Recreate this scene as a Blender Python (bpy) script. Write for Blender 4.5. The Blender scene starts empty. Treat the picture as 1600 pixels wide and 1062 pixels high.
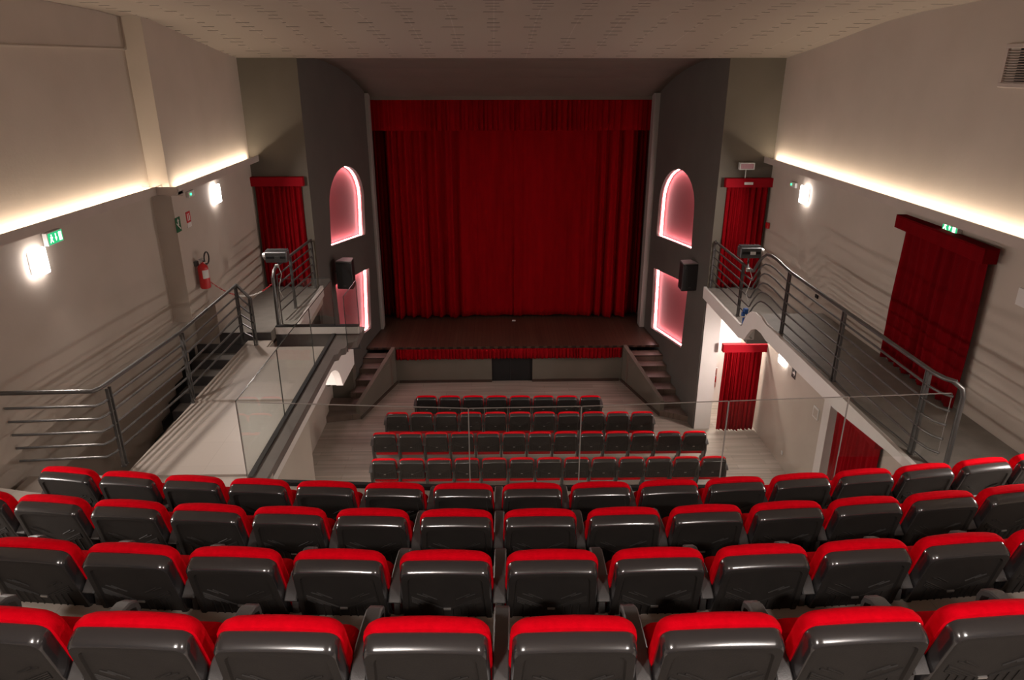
import bpy, bmesh, math, random
from math import sin, cos, pi, radians, sqrt, atan2
from mathutils import Vector, Matrix
from mathutils.geometry import tessellate_polygon
random.seed(7)
SC = bpy.context.scene
COL = SC.collection

# ------------------------------------------------------------------ camera, world, exposure
cam_d = bpy.data.cameras.new('camera')
cam = bpy.data.objects.new('camera', cam_d)
COL.objects.link(cam)
cam.location = (0, 0, 8.1)
cam.rotation_euler = (radians(68.8), 0, radians(-1.44))
cam_d.sensor_width = 36.0
cam_d.lens = 1114.0 / 1600.0 * 36.0
cam_d.clip_start = 0.05
cam_d.clip_end = 100
SC.camera = cam

world = bpy.data.worlds.new('world')
SC.world = world
world.use_nodes = True
world.node_tree.nodes['Background'].inputs[0].default_value = (1.0, 0.9, 0.8, 1)
world.node_tree.nodes['Background'].inputs[1].default_value = 0.02

SC.view_settings.view_transform = 'Standard'
SC.view_settings.look = 'None'
SC.view_settings.gamma = 1.0
SC.view_settings.use_curve_mapping = False
SC.view_settings.exposure = 0.0

COVE_W = 7.4      # watts per metre of cove strip
DOWN_W = 215.0      # watts per added fill lamp over the rear rows
LAMP_W = 106.0      # watts per wall lamp
WARM = (1.0, 0.83, 0.64)
NEUT = (1.0, 0.895, 0.83)


def area(name, loc, size, power, color, rot=(0, 0, 0), spread=180):
    l = bpy.data.lights.new(name, 'AREA')
    l.shape = 'RECTANGLE'
    l.size, l.size_y = size
    l.energy = power
    l.color = color
    l.spread = radians(spread)
    o = bpy.data.objects.new(name, l)
    o.location = loc
    o.rotation_euler = rot
    COL.objects.link(o)
    return o


def strip_light(name, a, b, width, wpm, color, tilt):
    """LED strip lying on a cornice from a to b, shining up; tilt leans it about its own axis."""
    a = Vector(a); b = Vector(b)
    d = b - a
    L = d.length
    o = area(name, (a + b) / 2, (L, width), wpm * L, color)
    xax = d.normalized()
    zax = (Vector((0, 0, -1)) + Vector((tilt, 0, 0))).normalized()   # lamp shines along -z
    yax = zax.cross(xax).normalized()
    zax = xax.cross(yax)
    o.rotation_euler = Matrix((xax, yax, zax)).transposed().to_euler()
    return o


# ------------------------------------------------------------------ geometry of the room
def xwl(Y):  # recessed left wall
    return -5.25 - (11.12 - Y) * 0.085


def xwr(Y):  # right upper wall
    return 5.77 + (14.95 - Y) * 0.0264


def splL(Y):
    return -3.8 + (Y - 14.95) * (0.55 / 4.15)


def splR(Y):
    return 4.67 - (Y - 14.95) * (0.40 / 4.15)


strip_light('cove_strip_left_front', (-4.875, 11.25, 6.30), (-4.875, 14.80, 6.30), 0.03, COVE_W, WARM, 0.12)
strip_light('cove_strip_pilaster', (-5.2, 11.05, 6.30), (-4.85, 11.05, 6.30), 0.03, COVE_W * .6, WARM, 0.0)
strip_light('cove_strip_left', (xwl(11.0) + .07, 11.02, 6.30), (xwl(1) + .07, 1, 6.30), 0.03, COVE_W, WARM, 0.12)
strip_light('cove_strip_right', (xwr(14.8) - .07, 14.80, 6.25), (xwr(1) - .07, 1, 6.25), 0.03, COVE_W, WARM, -0.12)


# ------------------------------------------------------------------ materials
def mat(name, color, rough=0.6, metal=0.0, spec=0.5, emis=None, estr=0.0, coat=0.0, sheen=0.0):
    m = bpy.data.materials.new(name)
    m.use_nodes = True
    b = m.node_tree.nodes['Principled BSDF']
    b.inputs['Base Color'].default_value = (*color, 1)
    b.inputs['Roughness'].default_value = rough
    b.inputs['Metallic'].default_value = metal
    b.inputs['Specular IOR Level'].default_value = spec
    if coat:
        b.inputs['Coat Weight'].default_value = coat
        b.inputs['Coat Roughness'].default_value = 0.12
    if sheen:
        b.inputs['Sheen Weight'].default_value = sheen
    if emis:
        b.inputs['Emission Color'].default_value = (*emis, 1)
        b.inputs['Emission Strength'].default_value = estr
    return m


def vary(m, c1, c2, scale=(1, 1, 1), nscale=4, bump=0.0, bscale=40, detail=4):
    """noise mixed colour plus fine bump in object coordinates"""
    nt = m.node_tree; N = nt.nodes; L = nt.links
    b = N['Principled BSDF']
    tc = N.new('ShaderNodeTexCoord'); mp = N.new('ShaderNodeMapping')
    mp.inputs['Scale'].default_value = scale
    L.new(tc.outputs['Object'], mp.inputs['Vector'])
    n = N.new('ShaderNodeTexNoise'); n.inputs['Scale'].default_value = nscale; n.inputs['Detail'].default_value = detail
    L.new(mp.outputs[0], n.inputs['Vector'])
    r = N.new('ShaderNodeValToRGB')
    r.color_ramp.elements[0].position = 0.3; r.color_ramp.elements[1].position = 0.7
    r.color_ramp.elements[0].color = (*c1, 1); r.color_ramp.elements[1].color = (*c2, 1)
    L.new(n.outputs['Fac'], r.inputs[0]); L.new(r.outputs[0], b.inputs['Base Color'])
    if bump:
        n2 = N.new('ShaderNodeTexNoise'); n2.inputs['Scale'].default_value = bscale; n2.inputs['Detail'].default_value = 3
        L.new(tc.outputs['Object'], n2.inputs['Vector'])
        bp = N.new('ShaderNodeBump'); bp.inputs['Strength'].default_value = bump; bp.inputs['Distance'].default_value = 0.01
        L.new(n2.outputs['Fac'], bp.inputs['Height']); L.new(bp.outputs[0], b.inputs['Normal'])
    return m


M = {}
M['cream'] = vary(mat('cream_plaster', (.46, .395, .335), .75, spec=.2), (.435, .372, .315), (.475, .41, .35), nscale=1.3, bump=.12, bscale=25)
M['white'] = vary(mat('white_plaster', (.68, .63, .60), .7, spec=.2), (.66, .61, .575), (.70, .65, .62), nscale=2, bump=.08, bscale=30)
M['taupe'] = vary(mat('taupe_paint', (.13, .112, .088), .75, spec=.25), (.122, .106, .083), (.138, .118, .094), nscale=1.5, bump=.1, bscale=30)
M['dtaupe'] = vary(mat('dark_taupe_paint', (.075, .066, .057), .75, spec=.25), (.092, .084, .075), (.106, .097, .086), nscale=1.5, bump=.1, bscale=30)
M['frame'] = mat('grey_frame_paint', (.28, .26, .235), .6, spec=.3)
M['cornice'] = vary(mat('cornice_paint', (.45, .38, .34), .7, spec=.2), (.43, .365, .325), (.47, .40, .355), nscale=3)
M['tile'] = mat('beige_floor_tile', (.5, .44, .38), .42, spec=.4)
M['grey_floor'] = vary(mat('grey_gallery_floor', (.2, .185, .165), .55, spec=.3), (.19, .175, .155), (.235, .215, .19), nscale=5, bump=.1)
M['dark_riser'] = vary(mat('dark_slate_riser', (.06, .055, .055), .5, spec=.3), (.055, .05, .05), (.075, .068, .066), nscale=6)
M['tread'] = vary(mat('grey_stone_tread', (.2, .18, .165), .5, spec=.3), (.185, .165, .15), (.22, .20, .18), nscale=6)
M['ledge'] = vary(mat('brown_grey_ledge', (.12, .10, .09), .5, spec=.3), (.11, .09, .08), (.135, .112, .10), nscale=3)
M['black'] = mat('black_paint', (.012, .011, .011), .6, spec=.3)
M['brownskirt'] = mat('dark_brown_skirting', (.045, .024, .016), .5)
M['red_cloth'] = vary(mat('bright_red_upholstery', (.5, .002, .006), .95, spec=.05), (.66, .0004, .008), (.78, .0008, .011), nscale=30, bump=.25, bscale=260)
M['shell'] = vary(mat('black_moulded_plastic', (.036, .031, .029), .6, spec=.2), (.021, .0185, .017), (.026, .023, .021), nscale=8, bump=.15, bscale=220)
M['gloss'] = mat('glossy_black_rim', (.03, .028, .029), .22, spec=.9, coat=.6)
M['arm'] = vary(mat('dark_grey_armrest_plastic', (.06, .057, .055), .38, spec=.5), (.055, .052, .05), (.068, .064, .062), nscale=10, bump=.1, bscale=200)
M['velvet'] = vary(mat('dark_red_velvet', (.2, .001, .004), .95, spec=.06), (.20, .0006, .003), (.26, .001, .004), nscale=2, scale=(3, 3, .4), bump=.2, bscale=120)
M['velvet2'] = vary(mat('red_drape_cloth', (.34, .001, .005), .9, spec=.08), (.21, .001, .004), (.28, .0015, .006), nscale=2, scale=(3, 3, .4), bump=.2, bscale=120)
M['pelmet'] = mat('red_pelmet_cloth', (.30, .003, .01), .85, spec=.15)
M['steel'] = vary(mat('grey_painted_steel', (.13, .125, .12), .35, metal=.6), (.12, .115, .11), (.15, .145, .14), nscale=8)
M['silver'] = mat('brushed_silver', (.5, .48, .46), .35, metal=.8)
M['dsilver'] = mat('dull_grey_metal', (.11, .11, .11), .4, metal=.6)
M['speaker'] = mat('black_speaker_cabinet', (.014, .013, .013), .5)
M['speaker_top'] = mat('grey_speaker_top', (.25, .22, .21), .5)
M['lampw'] = mat('wall_lamp_glow', (.9, .9, .9), .4, emis=(1.0, .93, .9), estr=14)
M['green'] = mat('green_sign_panel', (.01, .18, .07), .4, emis=(.02, .55, .2), estr=1.1)
M['green_flat'] = mat('green_sign_plate', (.004, .10, .04), .5)
M['white_sign'] = mat('white_sign_symbol', (.85, .85, .8), .5, emis=(.9, 1, .85), estr=2.2)
M['white_flat'] = mat('white_plastic', (.62, .6, .57), .45)
M['red_flat'] = mat('red_sign_plate', (.5, .012, .015), .45)
M['ext_red'] = mat('extinguisher_red', (.5, .01, .012), .3, coat=.4)
M['led_green'] = mat('green_indicator', (.02, .5, .15), .4, emis=(.05, 1, .35), estr=3)
M['led_strip'] = mat('pink_led_strip', (.9, .7, .7), .4, emis=(1.0, .66, .66), estr=27)
M['niche'] = mat('red_niche_panel', (.33, .075, .085), .7, spec=.2)
M['niche_side'] = mat('niche_side_paint', (.5, .22, .22), .7, spec=.2)
M['pinklamp'] = mat('pink_lamp_glass', (.22, .04, .045), .3, emis=(.6, .2, .2), estr=.08)
M['blue'] = mat('blue_tape', (.02, .09, .3), .5)
M['whitewire'] = mat('white_cord', (.6, .58, .55), .5)
M['hose'] = mat('black_rubber', (.02, .02, .02), .5)


def planks(name, c1, c2, seam, along, pw, pl, rough, streak=18):
    """laminate / boards; along = 'x' or 'y' is the board direction"""
    m = mat(name, c1, rough, spec=.4)
    nt = m.node_tree; N = nt.nodes; L = nt.links; b = N['Principled BSDF']
    tc = N.new('ShaderNodeTexCoord'); mp = N.new('ShaderNodeMapping')
    if along == 'y':
        mp.inputs['Rotation'].default_value = (0, 0, pi / 2)
    L.new(tc.outputs['Object'], mp.inputs['Vector'])
    br = N.new('ShaderNodeTexBrick')
    br.inputs['Scale'].default_value = 1.0
    br.inputs['Brick Width'].default_value = pl
    br.inputs['Row Height'].default_value = pw
    br.inputs['Mortar Size'].default_value = .004
    br.inputs['Color1'].default_value = (*c1, 1); br.inputs['Color2'].default_value = (*c2, 1)
    br.inputs['Mortar'].default_value = (*seam, 1)
    L.new(mp.outputs[0], br.inputs['Vector'])
    mp2 = N.new('ShaderNodeMapping'); mp2.inputs['Scale'].default_value = (.5, streak, 1)
    L.new(mp.outputs[0], mp2.inputs['Vector'])
    n = N.new('ShaderNodeTexNoise'); n.inputs['Scale'].default_value = 1.0; n.inputs['Detail'].default_value = 5
    L.new(mp2.outputs[0], n.inputs['Vector'])
    mr = N.new('ShaderNodeMapRange'); mr.inputs[1].default_value = .3; mr.inputs[2].default_value = .7
    mr.inputs[3].default_value = .72; mr.inputs[4].default_value = 1.22
    L.new(n.outputs['Fac'], mr.inputs[0])
    mx = N.new('ShaderNodeMixRGB'); mx.blend_type = 'MULTIPLY'; mx.inputs[0].default_value = 1
    L.new(br.outputs['Color'], mx.inputs[1]); L.new(mr.outputs[0], mx.inputs[2])
    L.new(mx.outputs[0], b.inputs['Base Color'])
    return m


M['laminate'] = planks('grey_oak_laminate', (.30, .25, .21), (.36, .30, .255), (.2, .165, .14), 'x', .19, 1.3, .5, 14)
M['stage_wood'] = planks('dark_brown_stage_boards', (.065, .035, .023), (.082, .045, .03), (.022, .012, .008), 'y', .11, 2.4, .33, 30)
M['step_wood'] = planks('dark_brown_step_boards', (.12, .085, .065), (.145, .10, .078), (.05, .035, .026), 'x', .19, 1.6, .45, 20)


def tile_mat():
    m = M['tile']; nt = m.node_tree; N = nt.nodes; L = nt.links; b = N['Principled BSDF']
    tc = N.new('ShaderNodeTexCoord')
    br = N.new('ShaderNodeTexBrick'); br.offset = 0
    br.inputs['Scale'].default_value = 1; br.inputs['Brick Width'].default_value = .6; br.inputs['Row Height'].default_value = .6
    br.inputs['Mortar Size'].default_value = .003
    br.inputs['Color1'].default_value = (.41, .355, .31, 1); br.inputs['Color2'].default_value = (.44, .385, .335, 1)
    br.inputs['Mortar'].default_value = (.36, .31, .27, 1)
    L.new(tc.outputs['Object'], br.inputs['Vector']); L.new(br.outputs['Color'], b.inputs['Base Color'])


tile_mat()


def ceiling_mat():
    """square panels: faint pale joints along the room, short dark gaps across it where the panels meet"""
    m = mat('acoustic_ceiling_tiles', (.3, .25, .21), .8, spec=.2)
    nt = m.node_tree; N = nt.nodes; L = nt.links; b = N['Principled BSDF']
    tc = N.new('ShaderNodeTexCoord'); sp_ = N.new('ShaderNodeSeparateXYZ')
    L.new(tc.outputs['Object'], sp_.inputs[0])

    def mth(op, a, v=None):
        n = N.new('ShaderNodeMath'); n.operation = op
        if isinstance(a, (int, float)): n.inputs[0].default_value = a
        else: L.new(a, n.inputs[0])
        if v is not None:
            if isinstance(v, (int, float)): n.inputs[1].default_value = v
            else: L.new(v, n.inputs[1])
        return n.outputs[0]

    def edge(o, size):          # distance in metres to the nearest joint
        f = mth('FRACT', mth('DIVIDE', o, size))
        return mth('MULTIPLY', mth('MINIMUM', f, mth('SUBTRACT', 1.0, f)), size)
    du = edge(mth('ADD', sp_.outputs[0], 100 * .62 - .02), .62)
    dv = edge(mth('ADD', sp_.outputs[1], 60.0), .31)
    n1 = N.new('ShaderNodeTexNoise'); n1.inputs['Scale'].default_value = 2.3; n1.inputs['Detail'].default_value = 2
    L.new(tc.outputs['Object'], n1.inputs['Vector'])
    length = mth('MULTIPLY', mth('SUBTRACT', n1.outputs['Fac'], .40), .62)
    dark = mth('MULTIPLY', mth('LESS_THAN', dv, .019), mth('LESS_THAN', du, length))
    pale = mth('MULTIPLY', mth('LESS_THAN', du, .008), .5)
    m1 = N.new('ShaderNodeMixRGB'); m1.inputs[1].default_value = (.30, .25, .21, 1); m1.inputs[2].default_value = (.40, .34, .29, 1)
    L.new(pale, m1.inputs[0])
    m2 = N.new('ShaderNodeMixRGB'); m2.inputs[2].default_value = (.035, .026, .02, 1)
    L.new(dark, m2.inputs[0]); L.new(m1.outputs[0], m2.inputs[1])
    L.new(m2.outputs[0], b.inputs['Base Color'])
    return m


M['ceiling'] = ceiling_mat()


def glass_mat():
    m = bpy.data.materials.new('clear_glass'); m.use_nodes = True
    nt = m.node_tree; N = nt.nodes; L = nt.links
    N.clear()
    out = N.new('ShaderNodeOutputMaterial'); mix = N.new('ShaderNodeMixShader')
    tr = N.new('ShaderNodeBsdfTransparent'); tr.inputs[0].default_value = (.955, .965, .955, 1)
    gl = N.new('ShaderNodeBsdfGlossy'); gl.inputs['Roughness'].default_value = .02; gl.inputs[0].default_value = (1, 1, 1, 1)
    fr = N.new('ShaderNodeLayerWeight'); fr.inputs[0].default_value = .5
    pw = N.new('ShaderNodeMath'); pw.operation = 'POWER'; pw.inputs[1].default_value = 4
    L.new(fr.outputs['Facing'], pw.inputs[0])
    mr = N.new('ShaderNodeMapRange'); mr.inputs[3].default_value = .03; mr.inputs[4].default_value = .45
    L.new(pw.outputs[0], mr.inputs[0])
    L.new(mr.outputs[0], mix.inputs[0])
    L.new(tr.outputs[0], mix.inputs[1]); L.new(gl.outputs[0], mix.inputs[2])
    L.new(mix.outputs[0], out.inputs[0])
    return m


M['glass'] = glass_mat()
M['glass_edge'] = mat('green_black_glass_edge', (.03, .035, .033), .2, spec=.7)
M['glass_edge_lt'] = mat('pale_glass_edge', (.30, .27, .25), .2, spec=.8)


# ------------------------------------------------------------------ mesh helpers
def wpos(o):
    v = Vector((0, 0, 0))
    while o:
        v += Vector(o.location); o = o.parent
    return v


class MB:
    def __init__(s):
        s.v = []; s.f = []

    def add(s, vs, fs):
        n = len(s.v); s.v += [tuple(p) for p in vs]; s.f += [tuple(i + n for i in f) for f in fs]; return s

    def box(s, x0, x1, y0, y1, z0, z1):
        v = [(x, y, z) for z in (z0, z1) for (x, y) in ((x0, y0), (x1, y0), (x1, y1), (x0, y1))]
        return s.add(v, [(3, 2, 1, 0), (4, 5, 6, 7), (0, 1, 5, 4), (1, 2, 6, 5), (2, 3, 7, 6), (3, 0, 4, 7)])

    def hexa(s, b, t):
        """bottom quad, top quad (ccw from above)"""
        return s.add(list(b) + list(t), [(3, 2, 1, 0), (4, 5, 6, 7), (0, 1, 5, 4), (1, 2, 6, 5), (2, 3, 7, 6), (3, 0, 4, 7)])

    def prism(s, poly, d, holes=()):
        """poly: list of 3d points (planar), d: extrusion vector"""
        d = Vector(d)
        loops = [[Vector(p) for p in poly]] + [[Vector(p) for p in h] for h in holes]
        tris = tessellate_polygon(loops)
        flat = [p for l in loops for p in l]
        n = len(flat)
        fs = [tuple(t) for t in tris] + [tuple(i + n for i in reversed(t)) for t in tris]
        o = 0
        for l in loops:
            k = len(l)
            for i in range(k):
                j = (i + 1) % k
                fs.append((o + i, o + j, o + j + n, o + i + n))
            o += k
        return s.add(flat + [p + d for p in flat], fs)

    def tube(s, pts, r, n=8, cap=True, flat=None):
        pts = [Vector(p) for p in pts]
        rings = []
        prevn = None
        for i, p in enumerate(pts):
            t = (pts[min(i + 1, len(pts) - 1)] - pts[max(i - 1, 0)]).normalized()
            if prevn is None:
                a = Vector((0, 0, 1)) if abs(t.z) < .9 else Vector((1, 0, 0))
                nn = (a - t * a.dot(t)).normalized()
            else:
                nn = (prevn - t * prevn.dot(t)).normalized()
            prevn = nn
            bb = t.cross(nn)
            rr = r[i] if isinstance(r, (list, tuple)) else r
            rings.append([p + (nn * cos(2 * pi * k / n) + bb * sin(2 * pi * k / n)) * rr for k in range(n)])
        vs = [q for ring in rings for q in ring]
        fs = []
        for i in range(len(pts) - 1):
            for k in range(n):
                a = i * n + k; b = i * n + (k + 1) % n
                fs.append((a, b, b + n, a + n))
        if cap:
            fs.append(tuple(reversed(range(n)))); fs.append(tuple(range((len(pts) - 1) * n, len(pts) * n)))
        return s.add(vs, fs)

    def loft(s, rings, cap0=True, cap1=True):
        n = len(rings[0]); vs = [q for r in rings for q in r]; fs = []
        for i in range(len(rings) - 1):
            for k in range(n):
                a = i * n + k; b = i * n + (k + 1) % n
                fs.append((a, b, b + n, a + n))
        if cap0: fs.append(tuple(reversed(range(n))))
        if cap1: fs.append(tuple(range((len(rings) - 1) * n, len(rings) * n)))
        return s.add(vs, fs)

    def build(s, name, m, parent=None, bevel=0, smooth=False, seg=2, sub=0, solid=0):
        off = wpos(parent) if parent else Vector((0, 0, 0))
        me = bpy.data.meshes.new(name)
        me.from_pydata([tuple(Vector(p) - off) for p in s.v], [], s.f)
        bm = bmesh.new(); bm.from_mesh(me)
        bmesh.ops.recalc_face_normals(bm, faces=bm.faces)
        bm.to_mesh(me); bm.free()
        me.materials.append(m if not isinstance(m, str) else M[m])
        o = bpy.data.objects.new(name, me); COL.objects.link(o)
        if parent: o.parent = parent
        if solid:
            md = o.modifiers.new('s', 'SOLIDIFY'); md.thickness = solid; md.offset = 0
        if bevel:
            md = o.modifiers.new('b', 'BEVEL'); md.width = bevel; md.segments = seg; md.limit_method = 'ANGLE'; md.angle_limit = radians(35)
        if sub:
            md = o.modifiers.new('u', 'SUBSURF'); md.levels = sub; md.render_levels = sub
        if smooth or bevel:
            for p in me.polygons: p.use_smooth = True
            if not sub and not solid:
                md = o.modifiers.new('w', 'WEIGHTED_NORMAL'); md.keep_sharp = True
                try:
                    me.set_sharp_from_angle(angle=radians(40))
                except Exception:
                    pass
        return o


def tag(o, label, cat, group=None, kind=None):
    if label: o['label'] = label
    if cat: o['category'] = cat
    if group: o['group'] = group
    if kind: o['kind'] = kind
    return o


def thing(name, label, cat, loc, group=None, kind=None):
    o = bpy.data.objects.new(name, None); COL.objects.link(o)
    o.location = loc; o.empty_display_size = .1
    return tag(o, label, cat, group, kind)


def struct(name, mb, m, label=None, cat=None, **k):
    o = mb.build(name, m, None, **k)
    o['kind'] = 'structure'
    if label: o['label'] = label
    if cat: o['category'] = cat
    return o


def copy_tree(o, parent=None):
    c = o.copy(); COL.objects.link(c)
    if parent: c.parent = parent
    for ch in list(o.children):
        copy_tree(ch, c)
    return c


# ------------------------------------------------------------------ floors and walls
struct('floor', MB().box(-7, 7.6, -4, 21, -.2, 0), 'laminate', 'grey oak laminate floor of the stalls', 'floor')

# ceiling, curved down towards the stage
cp = [(-4, 8.82), (7, 8.82), (8.4, 8.82), (9.6, 8.80), (10.6, 8.76), (11.4, 8.69), (12.2, 8.58), (13.0, 8.46), (14.0, 8.32), (14.97, 8.195)]
mb = MB()
mb.prism([(-7, y, z) for y, z in cp] + [(-7, y, z + .2) for y, z in reversed(cp)], (14.5, 0, 0))
struct('ceiling', mb, 'ceiling', 'beige ceiling of square acoustic tiles curving down to the stage', 'ceiling')

# left wall: front length, pilaster return, recessed length
mb = MB().prism([(-4.95, 15.2, 4.15), (-4.95, 11.12, 4.15), (-5.25, 11.12, 4.15), (xwl(-4), -4, 4.15), (-7, -4, 4.15), (-7, 15.2, 4.15)], (0, 0, 4.85))
mb.hexa([(-7, 3.0, 3.55), (xwl(3.0), 3.0, 3.55), (xwl(11.12), 11.12, 4.12), (-7, 11.12, 4.12)],
        [(-7, 3.0, 4.16), (xwl(3.0), 3.0, 4.16), (xwl(11.12), 11.12, 4.16), (-7, 11.12, 4.16)])
struct('wall_left', mb, 'cream', 'cream plaster wall on the left with a projecting length by the stage', 'wall')
mb = MB().prism([(-4.95, 15.2, 0), (-4.95, 12.12, 0), (-5.36, 12.12, 0), (-5.42, 11.12, 0), (xwl(7.6) - .22, 7.6, 0), (xwl(3) - .22, 3.0, 0), (xwl(-4), -4, 0), (-7.6, -4, 0), (-7.6, 15.2, 0)], (0, 0, 4.155))
struct('wall_left_stairs', mb, 'cream', 'cream plaster wall set back beside the left stairs', 'wall')
# right upper wall and right lower wall
mb = MB().prism([(5.77, 15.2, 3.2), (xwr(-4), -4, 3.2), (7.5, -4, 3.2), (7.5, 15.2, 3.2)], (0, 0, 5.8))
struct('wall_right', mb, 'cream', 'cream plaster wall on the right above the gallery', 'wall')
struct('wall_right_lower', MB().box(6.13, 7.5, -4, 16.6, 0, 3.84), 'cream', 'cream plaster wall on the right below the gallery', 'wall')
struct('wall_back', MB().box(-7, 7.5, -4.2, -4, 0, 9), 'cream', 'cream plaster wall behind the seats', 'wall')

# left lower wall under the walkway (the inner side of the stair well)
mb = MB().prism([(-4.1, -1, 0), (-4.1, 16.4, 0), (-4.43, 16.4, 0), (-4.43, -1, 0)], (0, 0, 3.26))
struct('wall_left_lower', mb, 'cream', 'cream plaster wall under the left walkway', 'wall')

# front cross wall beside the stage, upper left and upper right
mb = MB().box(-5.05, -3.8, 14.93, 15.2, 3.3, 9)
struct('wall_front_left', mb, 'taupe', 'taupe wall by the stage at the left gallery end', 'wall')
mb = MB().box(4.67, 5.9, 14.93, 15.2, 3.3, 9)
struct('wall_front_right', mb, 'taupe', 'taupe wall by the stage at the right gallery end', 'wall')
mb = MB().box(-4.43, -3.56, 16.385, 16.78, 0, 1.25).box(-4.43, -3.85, 15.45, 16.6, 1.2, 3.3)
struct('wall_front_left_lower', mb, 'taupe', 'short taupe wall beside the left stage steps', 'wall')
mb = MB().box(4.70, 5.07, 14.93, 15.25, 0, 3.24)
struct('pillar', mb, 'white', 'white plaster pillar under the right gallery by the stage', 'pillar')


# soffit curving down from the ceiling to the curtain
sp = [(14.95, 8.2), (15.85, 8.2), (16.46, 8.14), (17.35, 7.99), (18.15, 7.78), (18.84, 7.54), (19.44, 7.31)]
mb = MB()
mb.prism([(-4.0, y, z) for y, z in sp] + [(-4.0, 19.44, 9), (-4.0, 14.95, 9)], (8.9, 0, 0))
mb.box(-4.2, 5.2, 19.44, 19.62, 7.22, 9)
struct('ceiling_proscenium', mb, 'taupe', 'dark taupe curved soffit above the stage opening', 'ceiling')
mb = MB().box(-4.2, 5.2, 19.62, 21, 8.2, 9)
struct('ceiling_stage', mb, 'black', 'black ceiling over the stage', 'ceiling')


def arch_pts(P, y0, z0, y1, z1, ys, zs, ym, zt, yt, zts, n=14):
    """near foot, far foot, far springing, top, near springing -> list of (Y,Z)"""
    pts = [(y0, z0), (y1, z1)]
    # ellipse arcs in the sheared frame
    cy = (ys + yt) / 2
    for i in range(n + 1):
        a = pi * i / n
        t = (1 + cos(a)) / 2
        y = yt + (ys - yt) * t
        zb = zts + (zs - zts) * t
        rise = zt - (zts + zs) / 2
        pts.append((y, zb + rise * sin(a)))
    return pts


archL = arch_pts(None, 15.87, 4.25, 18.36, 3.96, 18.47, 4.95, 17.2, 5.84, 15.98, 5.1)
lowL = [(16.00, 1.66), (18.25, 1.41), (18.46, 3.03), (15.9, 3.33)]
archR = arch_pts(None, 16.07, 4.08, 18.62, 3.83, 18.6, 4.75, 17.4, 5.73, 16.12, 5.0)
lowR = [(16.14, 1.59), (18.52, 1.25), (18.62, 2.93), (16.07, 3.24)]


def spl_wall(name, fx, holes, side, label):
    outer = ([(14.95, 1.2), (16.4, 1.2), (16.4, 0)] if side < 0 else [(14.95, 0)]) + [(19.1, 0), (19.1, 7.43)] + [(y, z) for y, z in reversed(sp[1:-1])] + [(14.95, 8.2)]
    P = lambda y, z: (fx(y), y, z)
    mb = MB().prism([P(*q) for q in outer], (side * .06, 0, 0), [[P(*q) for q in h] for h in holes])
    # solid backing 16 cm behind, so that the niches are boxes
    mb2 = MB().prism([(fx(y) + side * .22, y, z) for y, z in outer], (side * .1, 0, 0))
    struct(name, mb, 'dtaupe', label, 'wall')
    struct(name + '_backing', mb2, 'dtaupe', label.replace('with', 'core behind the one with'), 'wall')


spl_wall('wall_splay_left', splL, [archL, lowL], -1, 'dark taupe angled wall left of the stage with two glowing niches')
spl_wall('wall_splay_right', splR, [archR, lowR], 1, 'dark taupe angled wall right of the stage with two glowing niches')


def niche(fx, pts, side, label):
    n = len(pts)
    cy = sum(p[0] for p in pts) / n; cz = sum(p[1] for p in pts) / n
    t = thing('lit_niche', label, 'niche', (fx(cy), cy, min(p[1] for p in pts)), 'glowing red niches beside the stage')
    P = lambda y, z, d: (fx(y) + side * d, y, z)

    def off(k, e):  # outward offset of the outline
        y, z = pts[k]
        ya, za = pts[k - 1]; yb, zb = pts[(k + 1) % n]
        def nrm(p, q):
            dx, dz = q[0] - p[0], q[1] - p[1]; l = sqrt(dx * dx + dz * dz) or 1
            return (dz / l, -dx / l)
        n1 = nrm((ya, za), (y, z)); n2 = nrm((y, z), (yb, zb))
        sx, sz = n1[0] + n2[0], n1[1] + n2[1]
        l = sx * sx + sz * sz
        kk = 2 * e / l if l > .2 else e
        return (y + sx * kk, z + sz * kk)
    grow = [off(k, .012) for k in range(n)]
    # reveal: ring of side faces, open towards the room
    rv = MB()
    A = [P(*grow[k], .055) for k in range(n)]; B = [P(*grow[k], .20) for k in range(n)]
    rv.add(A + B, [(k, (k + 1) % n, (k + 1) % n + n, k + n) for k in range(n)])
    rv.build('reveal', 'niche_side', t, solid=.004)
    MB().prism([P(*grow[k], .19) for k in range(n)], (side * .02, 0, 0)).build('back_panel', 'niche', t)
    ls = MB()
    g1 = [off(k, .004) for k in range(n)]
    A = [P(*g1[k], .10) for k in range(n)]; B = [P(*g1[k], .15) for k in range(n)]
    ls.add(A + B, [(k, (k + 1) % n, (k + 1) % n + n, k + n) for k in range(n)])
    ls.build('led_strip', 'led_strip', t)
    return t


niche(splL, archL, -1, 'arched glowing red niche in the wall left of the stage')
niche(splL, lowL, -1, 'square glowing red niche low in the wall left of the stage')
niche(splR, archR, 1, 'arched glowing red niche in the wall right of the stage')
niche(splR, lowR, 1, 'square glowing red niche low in the wall right of the stage')

# proscenium frame posts and wing walls behind
for s_, (xa, xb) in (('left', (-3.36, -3.17)), ('right', (4.13, 4.32))):
    struct('trim_' + s_, MB().box(xa, xb, 19.1, 19.44, 1.05, 7.4), 'frame',
           'grey upright frame post on the %s of the stage opening' % s_, 'post', bevel=.01)
    o = -1 if s_ == 'left' else 1
    x0 = xa - .6 if o < 0 else xb
    struct('wall_wing_' + s_, MB().box(x0 if o < 0 else xb - .03, xa + .03 if o < 0 else xb + .6, 19.12, 20.8, 0, 8.3), 'dtaupe',
           'dark wall at the %s of the stage behind the frame post' % s_, 'wall')
struct('wall_stage_back', MB().box(-4.2, 5.2, 20.6, 20.8, 0, 8.3), 'black', 'black wall behind the stage curtain', 'wall')

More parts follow.
